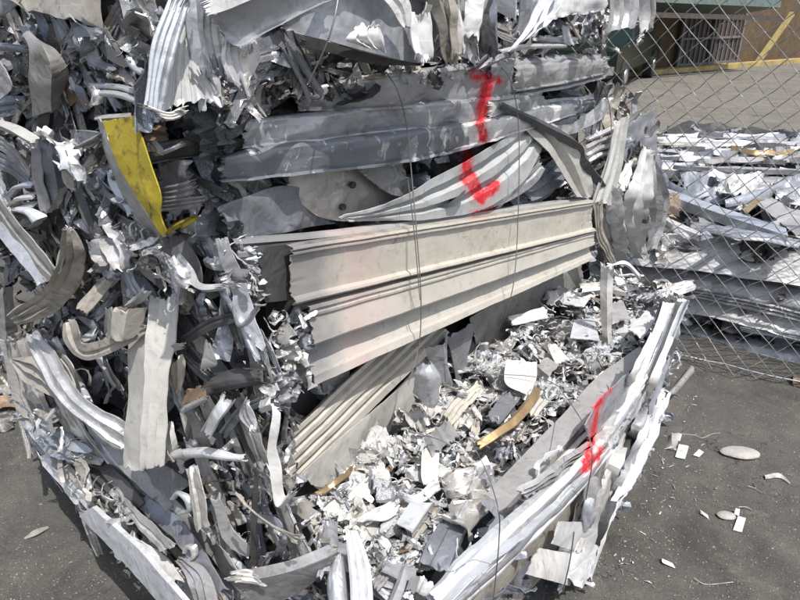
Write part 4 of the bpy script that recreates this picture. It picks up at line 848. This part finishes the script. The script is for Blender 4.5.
for k in range(9):
    f = k / 9; y0 = rr.uniform(-3, 3)
    E('straight_strip', PB1, ['white', 'lilac', 'grey', 'white', 'alu'][k % 5], [(436 + 30 * f, 596 + 6 * f + y0, 440 + 30 * f, 602 + 6 * f + y0, .03), (500 + 22 * f, 538 + 14 * f + y0, 503 + 22 * f, 542 + 14 * f + y0, .05), (560 + 14 * f, 484 + 12 * f, 562 + 14 * f, 488 + 12 * f, .055), (604 + 8 * f, 440 + 10 * f, 606 + 8 * f, 443 + 10 * f, .05)], rr.choice(['vee', 'soft']), crump=.002, torn=.004)
TOPREG = [(310, 505), (420, 405), (440, 370), (520, 320), (590, 275), (640, 268), (684, 290), (640, 345), (580, 395), (490, 480), (420, 570), (380, 600)]
scatter(B1, TP, TOPREG, 130, ['sheet', 'strip', 'sheet', 'strip'], ['alu', 'alu', 'lilac', 'grey', 'beige', 'bright'], (.08, .20), (-.05, -.01), 31, .45)
scatter(B1, TP, TOPREG, 330, ['chip', 'chip', 'strip', 'ribbon'], ['white', 'alu', 'bright', 'lilac', 'cream', 'beige', 'white'], (.035, .11), (-.01, .035), 32, .5)
scatter(B1, TP, [(440, 385), (590, 275), (686, 292), (600, 380), (520, 440), (440, 460)], 420, ['chip', 'ribbon', 'ribbon', 'strip'], ['white', 'bright', 'alu', 'lilac', 'beige', 'alu'], (.02, .06), (.01, .055), 33, .8, stuff=True)
scatter(B1, TP, [(300, 500), (420, 415), (480, 440), (430, 560), (330, 580)], 240, ['chip', 'ribbon', 'ribbon', 'strip'], ['white', 'bright', 'alu', 'cream', 'lilac'], (.02, .06), (.01, .055), 34, .8, stuff=True)
scatter(B1, PB1, [(686, 292), (672, 400), (650, 470), (600, 540), (585, 595), (520, 590), (440, 620), (430, 590), (560, 450)], 130, ['strip', 'ribbon', 'strip'], ['bright', 'white', 'alu', 'lilac', 'grey', 'dark'], (.06, .15), (-.08, -.01), 35, .45, ang=-.1, spread=.5)
scatter(B1, PB1, [(686, 292), (676, 390), (640, 480), (612, 520), (640, 380)], 60, ['ribbon', 'strip'], ['bright', 'white', 'alu', 'grey'], (.03, .08), (-.01, .03), 36, .5, ang=1.3, spread=.5)
LEFT = [(0, 300), (230, 300), (300, 400), (290, 520), (330, 600), (160, 610), (78, 510), (20, 430), (2, 380)]
scatter(B1, PA, LEFT, 170, ['strip', 'sheet', 'rod', 'strip'], ['dark', 'grey', 'alu', 'beige', 'dark', 'lilac', 'dark'], (.08, .20), (-.11, -.02), 37, .6)
scatter(B1, PA, LEFT, 100, ['strip', 'ribbon', 'strip'], ['beige', 'grey', 'alu', 'dark', 'dark', 'lilac'], (.04, .09), (-.05, .005), 38, .8)
scatter(B1, PA, [(200, 470), (300, 470), (340, 540), (330, 600), (200, 600)], 80, ['strip', 'ribbon', 'chip'], ['beige', 'alu', 'dark', 'dark', 'grey'], (.03, .08), (-.01, .05), 39, .8)
scatter(B1, PA, [(0, 380), (30, 430), (85, 510), (170, 600), (200, 600), (110, 480), (50, 420)], 60, ['strip', 'ribbon'], ['alu', 'beige', 'bright', 'lilac'], (.05, .14), (.03, .09), 40, .6, ang=2.3, spread=.4)

BM = ['lilac', 'beige', 'beige', 'grey', 'dark', 'grey', 'grey', 'beige']
scatter(B1, TP, TOPREG, 46, ['chip', 'chip', 'sheet'], ['white', 'lilac', 'white', 'grey', 'cream'], (.11, .22), (.01, .035), 71, .22)
scatter(B1, TP, TOPREG, 40, ['chip', 'strip', 'rod'], ['brown', 'dark', 'dark', 'beige', 'grey'], (.03, .10), (.01, .04), 72, .5)
bundles(B3, PA, [(-8, -8), (146, -8), (144, 108), (-8, 110)], 34, ['grey', 'dark', 'beige', 'grey', 'lilac', 'dark'], (.12, .24), (-.07, -.015), 61, ang=1.2, spread=.6)
bundles(B2, PA, [(-8, 112), (100, 118), (170, 250), (230, 300), (120, 310), (-8, 310)], 46, BM, (.10, .22), (-.07, -.01), 62, spread=math.pi)
bundles(B1, PA, [(0, 300), (230, 310), (290, 400), (280, 500), (200, 600), (160, 600), (78, 505), (20, 430)], 52, BM, (.09, .20), (-.07, -.005), 63, spread=math.pi)
bundles(B1, PA, [(10, 380), (60, 440), (120, 500), (200, 590), (170, 600), (80, 512), (20, 430)], 16, BM, (.14, .26), (-.02, .03), 64, ang=2.3, spread=.15)
bundles(B3, PB3, [(200, 40), (600, 20), (600, 48), (440, 62), (230, 90)], 26, BM, (.08, .16), (-.08, -.01), 65, spread=math.pi)
bundles(B1, PT1, TOPREG, 30, ['white', 'lilac', 'alu', 'lilac', 'cream'], (.07, .15), (-.005, .02), 66, ang=.0, spread=.9)
# long bent strips sweeping down the end of the stack
rq = random.Random(404)
def sweepers(parent, A_, B_, n, wd, off, mats):
    for k in range(n):
        f = (k + rq.random()) / n; m_ = len(A_); q0 = rq.choice([0, 0, 1]); q1 = rq.choice([m_ - 1, m_ - 1, m_ - 2]); sec = []; f2 = f
        if q1 - q0 < 1: q1 = q0 + 1
        w_ = rq.uniform(*wd); o = rq.uniform(*off)
        for q in range(q0, q1 + 1):
            f2 += rq.uniform(-.08, .08); x = A_[q][0] + (B_[q][0] - A_[q][0]) * f2; y = A_[q][1] + (B_[q][1] - A_[q][1]) * f2
            i0, i1 = max(0, q - 1), min(m_ - 1, q + 1); tx, ty = A_[i1][0] - A_[i0][0], A_[i1][1] - A_[i0][1]; tl = math.hypot(tx, ty); nx, ny = -ty / tl * w_ / 2, tx / tl * w_ / 2
            sec.append((x + nx, y + ny, x - nx, y - ny, o + rq.uniform(-.01, .01)))
        strip('bent_strip', parent, PA, rq.choice(mats), sec, rq.choice(['rib2', 'vee', 'lip', 'shell', 'fold', 'step']), crump=.005, torn=.008, cfreq=14)
SM = ['beige', 'lilac', 'alu', 'grey', 'beige', 'lilac', 'white', 'dark']
sweepers(B1, [(4, 340), (22, 410), (62, 478), (118, 545), (176, 606)], [(50, 340), (84, 410), (130, 470), (190, 530), (252, 600)], 17, (7, 13), (-.03, .035), SM)
sweepers(B2, [(-6, 150), (12, 200), (40, 255), (60, 300)], [(60, 130), (92, 190), (120, 250), (150, 310)], 9, (7, 13), (-.05, -.005), SM)
sweepers(B2, [(150, 250), (172, 300), (184, 350), (190, 400)], [(225, 240), (244, 300), (262, 350), (268, 400)], 9, (7, 14), (-.06, -.01), ['dark', 'grey', 'grey', 'lilac', 'beige'])
sweepers(B1, [(170, 380), (190, 430), (210, 490), (226, 560)], [(250, 400), (264, 440), (290, 500), (316, 560)], 11, (6, 12), (-.05, .01), SM)
sweepers(B3, [(0, -5), (14, 40), (30, 90), (44, 112)], [(60, -5), (92, 40), (124, 80), (140, 108)], 10, (7, 13), (-.06, -.01), ['grey', 'dark', 'beige', 'lilac', 'grey'])
# binding wires
def wire(parent, pts, r=.0014, name='binding_wire'):
    P = [pl.hit(x, y, o) for pl, x, y, o in pts]; n = 6 * len(P)
    m = MB(); m.tube([cr(P, i / n) for i in range(n + 1)], r, 6); return m.build(name, M['wire'], parent, 60)
w2 = lambda *q: [(PB2, x, y, o) for x, y, o in q]
wire(B2, w2((386, 72, .06), (398, 92, .085), (407, 128, .09), (412, 180, .10), (418, 250, .12), (421, 300, .12), (419, 345, .11), (408, 385, .12)))
wire(B2, w2((500, 66, .06), (510, 80, .085), (518, 118, .09), (519, 180, .10), (516, 260, .12), (510, 300, .12), (498, 330, .08)))
wire(B2, w2((408, 180, .095), (414, 230, .11), (420, 300, .125)), .0012)
wire(B2, w2((590, 76, .06), (604, 88, .08), (611, 120, .08), (608, 160, .10), (592, 210, .10)))
wire(B3, [(PB3, 340, -10, .09), (PB3, 334, 20, .10), (PB3, 325, 48, .09), (PB3, 308, 84, .06)])
wire(B1, [(TP, 470, 440, .10), (TP, 482, 462, .10), (PB1, 496, 500, .09), (PB1, 499, 540, .08), (PB1, 492, 612, .06)], .0009)
wire(B1, [(PB1, 574, 532, .08), (PB1, 570, 560, .08), (PB1, 563, 592, .07)])
wire(B1, [(TP, 560, 388, .08), (PB1, 590, 440, .08), (PB1, 586, 500, .07)], .0011)
wire(B1, [(TP, 422, 355, .08), (TP, 470, 372, .08), (TP, 540, 378, .09), (TP, 580, 402, .09)], .0012)
wire(B1, [(TP, 404, 430, .08), (TP, 440, 440, .10), (TP, 462, 452, .09)], .0012)

# ================================================================== BALES BEHIND THE FENCE
B4 = bale(PR.hit(690, 340) - PR.n * .3, 'smooth grey bale of long flattened sheets lying behind the wire fence', 'scrap bales behind the fence')
B5 = bale(PRT.hit(720, 170) - Vector((0, 0, .57)), 'low bale of shredded bright scrap beyond the smooth grey one behind the fence', 'scrap bales behind the fence')
eR = Vector((.805, -.593, 0)); nR = Vector((.593, .805, 0))
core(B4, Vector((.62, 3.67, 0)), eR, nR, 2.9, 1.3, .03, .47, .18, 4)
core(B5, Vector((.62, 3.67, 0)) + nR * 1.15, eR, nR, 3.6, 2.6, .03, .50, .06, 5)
F = lambda *a, **k: strip(a[0], B4, *a[1:], **k)
F('long_sheet', PR, 'white', [(590, 242, 590, 262, -.16, .0), (660, 236, 660, 268, -.18, .01), (720, 233, 722, 276, -.18, .02), (800, 235, 806, 288, -.18, .02), (880, 240, 880, 302, -.18, .02)], 'flat', crump=.016, torn=.0, nu=18, cfreq=6)
F('long_sheet', PR, 'lilac', [(590, 258, 590, 276, -.08, .0), (690, 268, 692, 290, -.08, .02), (806, 284, 808, 312, -.08, .03), (880, 296, 880, 324, -.08, .02)], 'soft', crump=.010, torn=.0, cfreq=7)
F('long_sheet', PR, 'white', [(590, 272, 590, 302, -.10, .02), (690, 288, 692, 314, -.10, .03), (806, 308, 808, 342, -.10, .04), (880, 320, 880, 354, -.10, .03)], 'flat', crump=.014, torn=.0, cfreq=7)
F('long_sheet', PR, 'lilac', [(640, 308, 640, 330, -.08, .0), (700, 325, 702, 344, -.08, .02), (806, 348, 808, 368, -.07, .02), (880, 362, 880, 388, -.07, .02)], 'soft', crump=.010, torn=.0, cfreq=7)
F('metal_strip', PR, 'grey', [(690, 290, 692, 298, .035), (760, 302, 762, 314, .045), (800, 312, 802, 324, .04)], 'wave', crump=.004)
F('metal_strip', PR, 'lilac', [(740, 326, 741, 332, .03), (810, 336, 810, 344, .035)], 'wave', crump=.006)
for k, (x0, y0, x1, y1, w_, mt) in enumerate([(640, 206, 700, 232, 4, 'white'), (656, 214, 690, 236, 3, 'bright'), (690, 222, 800, 240, 5, 'lilac'), (700, 176, 800, 182, 7, 'lilac'), (640, 164, 720, 170, 4, 'white'), (744, 232, 820, 206, 4, 'lilac'), (770, 184, 812, 176, 6, 'white'), (690, 196, 760, 178, 3, 'alu'), (760, 206, 820, 214, 6, 'lilac'), (700, 232, 744, 222, 5, 'grey'), (660, 178, 700, 200, 5, 'grey'), (780, 196, 830, 200, 5, 'white')]):
    strip('long_bar', B4, PRT, mt, [(x0, y0, x0 + 1, y0 + w_, .03 + .01 * (k % 4)), ((x0 + x1) / 2, (y0 + y1) / 2 - 1, (x0 + x1) / 2, (y0 + y1) / 2 + w_, .05 + .01 * (k % 3)), (x1, y1, x1, y1 + w_, .04)], ['lip', 'vee', 'soft', 'step'][k % 4], crump=.003)
G = lambda *a, **k: strip(a[0], B5, *a[1:], **k)
G('long_bar', PRT, 'bright', [(660, 186, 662, 193, .06), (724, 208, 724, 215, .08), (786, 228, 788, 236, .08)], 'lip', crump=.001, torn=.002)
G('long_bar', PRT, 'white', [(676, 202, 678, 206, .03), (720, 214, 720, 218, .04), (750, 226, 751, 230, .04)], 'vee', crump=.001)
G('long_bar', PRT, 'lilac', [(672, 170, 690, 163, .08), (740, 174, 742, 163, .08), (806, 176, 806, 165, .08), (860, 178, 860, 168, .08)], 'step', crump=.003)
G('bent_sheet', PRT, 'lilac', [(678, 176, 690, 200, .02), (720, 178, 726, 202, .04), (760, 180, 770, 204, .03)], 'wave', crump=.02)
G('crumpled_sheet', PRT, 'white', [(714, 186, 720, 196, .08), (736, 180, 740, 194, .11), (754, 182, 756, 192, .08)], 'wave', crump=.03, cfreq=16)
G('sheet_metal', PRT, 'lilac', [(752, 200, 764, 192, .07), (780, 222, 800, 216, .07), (796, 236, 812, 232, .07)], 'flat', crump=.004)
G('sheet_metal', PRT, 'grey', [(772, 184, 776, 196, .09), (804, 178, 806, 196, .09)], 'wave', crump=.01)
G('bronze_strip', PRT, 'gold', [(742, 210, 748, 213, .09), (758, 196, 762, 199, .09)], 'flat')
G('bronze_strip', PRT, 'gold', [(730, 147, 732, 150, .06), (760, 152, 762, 155, .07), (794, 150, 796, 153, .06)], 'wave', crump=.008)
G('metal_tube', PRT, 'lilac', [(725, 200, 726, 203, .09), (760, 190, 762, 194, .11), (790, 178, 792, 182, .11)], 'round')
G('brown_offcut', PRT, 'brown', [(662, 198, 664, 210, .08), (680, 198, 682, 210, .08)], 'wave', crump=.02)
G('dark_gap_sheet', PRT, 'beige', [(690, 206, 700, 222, .02), (740, 220, 750, 234, .02)], 'flat', crump=.006)
for y in (133, 136, 138, 141, 144, 147, 149, 152, 155, 158, 160):
    x = 640
    while x < 830:
        rr = random.Random(x * 7 + y); L = rr.randrange(26, 70); yy = y + rr.uniform(-2, 2)
        G('sheet_edge', PRT, rr.choice(['white', 'bright', 'lilac', 'alu', 'lilac', 'beige', 'grey', 'dark']), [(x, yy, x + 1, yy + 2.2, .02), (x + L * .5, yy + rr.uniform(-1.2, 1.2), x + L * .5, yy + 1.8 + rr.uniform(-.6, .8), rr.uniform(.03, .08)), (x + L, yy + rr.uniform(-1, 1), x + L, yy + 2, .02)], 'vee', crump=.008, nu=5, nv=8, cfreq=8)
        x += int(L * .8)
scatter(B5, PRT, [(620, 130), (830, 132), (840, 222), (600, 222)], 130, ['strip', 'sheet', 'strip', 'ribbon'], ['alu', 'lilac', 'grey', 'grey', 'beige', 'dark'], (.14, .42), (-.06, .01), 51, .3)
scatter(B4, PR, [(600, 240), (850, 250), (850, 380), (690, 345), (640, 320)], 90, ['strip', 'rod', 'sheet'], ['grey', 'dark', 'lilac', 'alu'], (.2, .5), (-.14, -.07), 53, .2, ang=0, spread=.15)

# ================================================================== CHAIN LINK FENCE
def chain_fence():
    dF = Vector((.872, -.489, 0)); base = Vector((1.42, 2.71, 0)); nF = Vector((-.489, -.872, 0))
    f = thing('chain_link_fence', base, 'galvanised chain link fence with a loose bottom edge standing behind the near stack', 'fence')
    s0, s1 = -1.0, 1.9; H = 1.95; c = .046; r = .0025
    def pt(s, z, side):
        q = base + dF * s + Vector((0, 0, z)); wv = .022 * noise.noise(Vector((s * 2.2, z * 2.2, 0)))
        lo = max(0, (.35 - z)) * .18 * (noise.noise(Vector((s * 3, 1, 4))) + .3)
        kx = .020 * max(0, noise.noise(Vector((s * 9, z * 9, 31))) - .12); return q + dF * kx + Vector((0, 0, -kx * .7)) + nF * (side * .0030 + wv + lo) + dF * .014 * noise.noise(Vector((s * 5, z * 5, 7))) + Vector((0, 0, .010 * noise.noise(Vector((s * 5, z * 5, 17)))))
    n = int((s1 - s0) / c) + 1; rows = int(H / c)
    for k in range(n):
        s = s0 + c * k; pts = []
        for jj in range(rows + 1):
            out_ = (jj + k) % 2; z = .02 + jj * c; side = 1 if out_ else -1
            q = pt(s + (c * 1.02 if out_ else -c * .02), z, side)
            if jj: pts.append(pt(s + c / 2, z - c / 2, 0))
            pts.append(q)
        m = MB(); m.tube(pts, r, 5); m.build('woven_wire', M['fence'], f)
    P = [base + dF * (s0 + (s1 - s0) * i / 30) + nF * (.03 * noise.noise(Vector((i * .4, 0, 0)))) + Vector((0, 0, .03 + .012 * noise.noise(Vector((i * .5, 3, 0))))) for i in range(31)]
    m = MB(); m.tube(P, .003, 6); m.build('tension_wire', M['lightwire'], f)
    P = [base + dF * (s0 + (s1 - s0) * i / 12) + Vector((0, 0, H + .03)) for i in range(13)]
    m = MB(); m.tube(P, .02, 10); m.build('top_rail', M['lightwire'], f, 40)
    p = base + dF * s0; m = MB(); m.tube([p, p + Vector((0, 0, H + .06))], .025, 12); m.build('fence_post', M['lightwire'], f, 40)
M['lightwire'] = metal('light_galvanised_wire', (.45, .45, .45), .4, .5, .3, paint=False, bump=0)
chain_fence()

# ================================================================== THINGS LYING ON THE GROUND
MST = plain('grey_stone', (.34, .32, .30), .9, 0, 14, .22, .5)
def stone(px, py, rx, ry, h, rot, name, label, cat='stone', group=None, mat=None, seed=0):
    c = PG.hit(px, py); bm_v = []; fs = []; nr, ns = 8, 22
    for j in range(nr + 1):
        ph = math.pi * j / nr
        for i in range(ns):
            a = 2 * math.pi * i / ns; k = 1 + .12 * noise.noise(Vector((math.cos(a) * 1.2 + seed, math.sin(a) * 1.2, ph)))
            e = abs(math.sin(ph)) ** .6; x = math.cos(a) * rx * e * k; y = math.sin(a) * ry * e * k
            bm_v.append(c + Vector((x * math.cos(rot) - y * math.sin(rot), x * math.sin(rot) + y * math.cos(rot), h * (.42 + .5 * math.cos(ph)) + .0015 * noise.noise(Vector((x * 60, y * 60, seed))))))
    for j in range(nr):
        for i in range(ns): fs.append((j * ns + i, j * ns + (i + 1) % ns, (j + 1) * ns + (i + 1) % ns, (j + 1) * ns + i))
    o = centred(name, bm_v, fs, mat or MST, None, 50); tag(o, label, cat, group); return o
stone(740, 455, .076, .036, .026, -.15, 'flat_stone', 'large flat oval grey stone lying on the asphalt right of the bales', seed=1)
stone(726, 517, .030, .020, .016, -.1, 'small_stone', 'small oval grey stone beside a white chip on the asphalt', seed=2)
def ground_strip(name, mat, secs, label, cat, prof='flat', off=.004, **k):
    o = strip(name, None, PG, mat, secs, prof, off=off, **k); return tag(o, label, cat)
WC = 'white metal chip '
ground_strip('metal_chip', 'white', [(679, 444, 689, 446, .012, .016), (675, 457, 685, 459, .006, .006)], 'larger white metal chip beside the blue folded scrap near the bale', 'metal chip', crump=0, torn=.001)
ground_strip('metal_chip', 'white', [(699, 449, 704, 452, .012), (693, 455, 699, 457, .006)], 'small white metal chip left of the large flat stone', 'metal chip', crump=0, torn=.001)
ground_strip('metal_chip', 'white', [(738, 516, 746, 518, .014), (733, 530, 742, 532, .006)], 'white rectangular metal chip right of the small oval stone', 'metal chip', crump=0, torn=.001)
ground_strip('metal_chip', 'white', [(736, 508, 740, 509, .02), (734, 514, 739, 516, .01)], 'tiny white chip touching the top of the small oval stone', 'metal chip', crump=0, torn=.001)
ground_strip('metal_chip', 'white', [(678, 433, 682, 434, .02), (676, 440, 680, 441, .01)], 'tiny white chip at the start of the long bent wire', 'metal chip', crump=0, torn=.001)
ground_strip('folded_scrap', 'lilac', [(667, 436, 679, 432, .004, .03), (666, 446, 678, 444, .02, .012), (672, 450, 677, 450, .004)], 'blue grey folded scrap beside the larger white chip', 'scrap piece', 'vee', crump=.003, torn=.003)
ground_strip('folded_scrap', 'lilac', [(698, 508, 702, 512, .012), (706, 514, 710, 518, .006)], 'curled silver flake left of the small oval stone', 'scrap piece', 'vee', crump=.002, torn=.002)
ground_strip('folded_scrap', 'bright', [(660, 557, 663, 562, .012), (670, 562, 675, 567, .006)], 'curled silver flake on the open asphalt at lower right', 'scrap piece', 'vee', crump=.002, torn=.002)
ground_strip('folded_scrap', 'beige', [(764, 474, 766, 478, .01), (778, 472, 780, 477, .01), (790, 482, 791, 484, .006)], 'beige twisted scrap sliver below the large flat stone', 'scrap piece', 'vee', crump=.003, torn=.003)
ground_strip('dry_leaf', 'beige', [(24, 538, 25, 539, .004), (34, 530, 36, 535, .01), (48, 526, 49, 528, .004)], 'pale dry leaf lying on the asphalt at lower left', 'leaf', crump=.001, torn=.001)
ground_strip('broken_stick', 'beige', [(663, 396, 666, 400, .02), (678, 380, 682, 384, .03), (690, 365, 695, 369, .03)], 'splintered brown strip poking out from the foot of the bale', 'stick', 'round', crump=.002, torn=.006)
ground_strip('brown_offcut', 'brown', [(792, 374, 794, 380, .03), (806, 374, 808, 384, .03)], 'rusty brown lump under the fence at the right edge', 'scrap piece', 'round', crump=.012)
def gwire(pts, label):
    P = [PG.hit(x, y, o) for x, y, o in pts]; n = 5 * len(P); m = MB(); m.tube([cr(P, i / n) for i in range(n + 1)], .0016, 6)
    tag(m.build('bent_wire', M['lightwire'], None, 60), label, 'wire')
gwire([(680, 434, .012), (694, 435, .004), (702, 438, .004), (712, 434, .006), (720, 433, .004)], 'long bent wire leading away from the tiny white chip')
gwire([(738, 507, .012), (746, 507, .006), (752, 510, .004)], 'short bent wire above the white rectangular chip')
gwire([(694, 578, .014), (704, 584, .004), (716, 584, .004), (733, 582, .004)], 'hooked wire lying near the bottom right of the asphalt')
gwire([(748, 486, .006), (754, 488, .004), (762, 493, .004)], 'thin short wire on the asphalt below the large stone')
# debris heap just left of the stack
for q, mt, lb in (([(-8, 400, -6, 410), (8, 396, 10, 408), (20, 402, 22, 410)], 'brown', 'rusty crumpled scrap at the far left edge of the ground'),
                  ([(-6, 416, -4, 430), (10, 412, 14, 426)], 'dark', 'dark folded scrap on the ground at the far left'),
                  ([(-6, 392, 4, 396), (8, 384, 16, 390)], 'beige', 'pale strip leaning at the left foot of the stack')):
    ground_strip('scrap_piece', mt, [s + (.02,) for s in q], lb, 'scrap piece', 'wave', crump=.012)
def fines():
    r = random.Random(9); vs = []; fs = []
    for k in range(90):
        t = r.random(); x = 600 + 90 * t + abs(r.gauss(0, 24)); y = 575 - 190 * t + r.gauss(0, 10)
        if x > 790: continue
        p = PG.hit(x, y, .003); L_ = r.choice([.002, .003, .004, .007, .011]); a = r.uniform(0, 3.14); d = Vector((math.cos(a), math.sin(a), r.uniform(-.1, .3))) * L_; s = Vector((-math.sin(a), math.cos(a), r.uniform(-.5, .5))) * r.uniform(.0006, .002); u = Vector((0, 0, .0012)); q = len(vs)
        m = Vector((0, 0, r.uniform(.0, .003)))
        vs += [p - d - s, p - d * .1 + m - s * 1.5, p + d - s * .6, p + d + s, p + m + s, p - d + s * .7]; vs += [v - u for v in vs[q:q + 6]]
        fs += [(q, q + 1, q + 4, q + 5), (q + 1, q + 2, q + 3, q + 4), (q + 6, q + 11, q + 10, q + 7), (q + 7, q + 10, q + 9, q + 8)] + [(q + e, q + 6 + e, q + 6 + (e + 1) % 6, q + (e + 1) % 6) for e in range(6)]
    tag(centred('metal_fines', vs, fs, M['lilac']), 'tiny pale metal slivers strewn on the asphalt beside the near stack', 'metal fines', kind='stuff')
fines()
# grit
def grit():
    r = random.Random(5); vs = []; fs = []; 
    for _ in range(2600):
        if r.random() < .68: x, y = r.uniform(590, 830), r.uniform(370, 620)
        else: x, y = r.uniform(-30, 170), r.uniform(420, 620)
        p = PG.hit(x, y, 0.001); s = r.choice([.0014, .0016, .002, .0026, .003]) * r.uniform(.7, 1.3); b = len(vs)
        if r.random() < .02: s *= 2.0
        for d in ((1, 0, 0), (-.3, 1, 0), (-.8, -.6, 0), (.1, .1, 1), (.2, 0, -.6)):
            vs.append(p + Vector([(c + r.uniform(-.3, .3)) * s for c in d]))
        fs += [(b, b + 1, b + 3), (b + 1, b + 2, b + 3), (b + 2, b, b + 3), (b + 1, b, b + 4), (b + 2, b + 1, b + 4), (b, b + 2, b + 4)]
    o = centred('loose_grit', vs, fs, plain('grit_stone', (.24, .215, .18), .9, 0, 3, .7)); tag(o, 'loose grit and small chips on the asphalt', 'grit', kind='stuff')
grit()
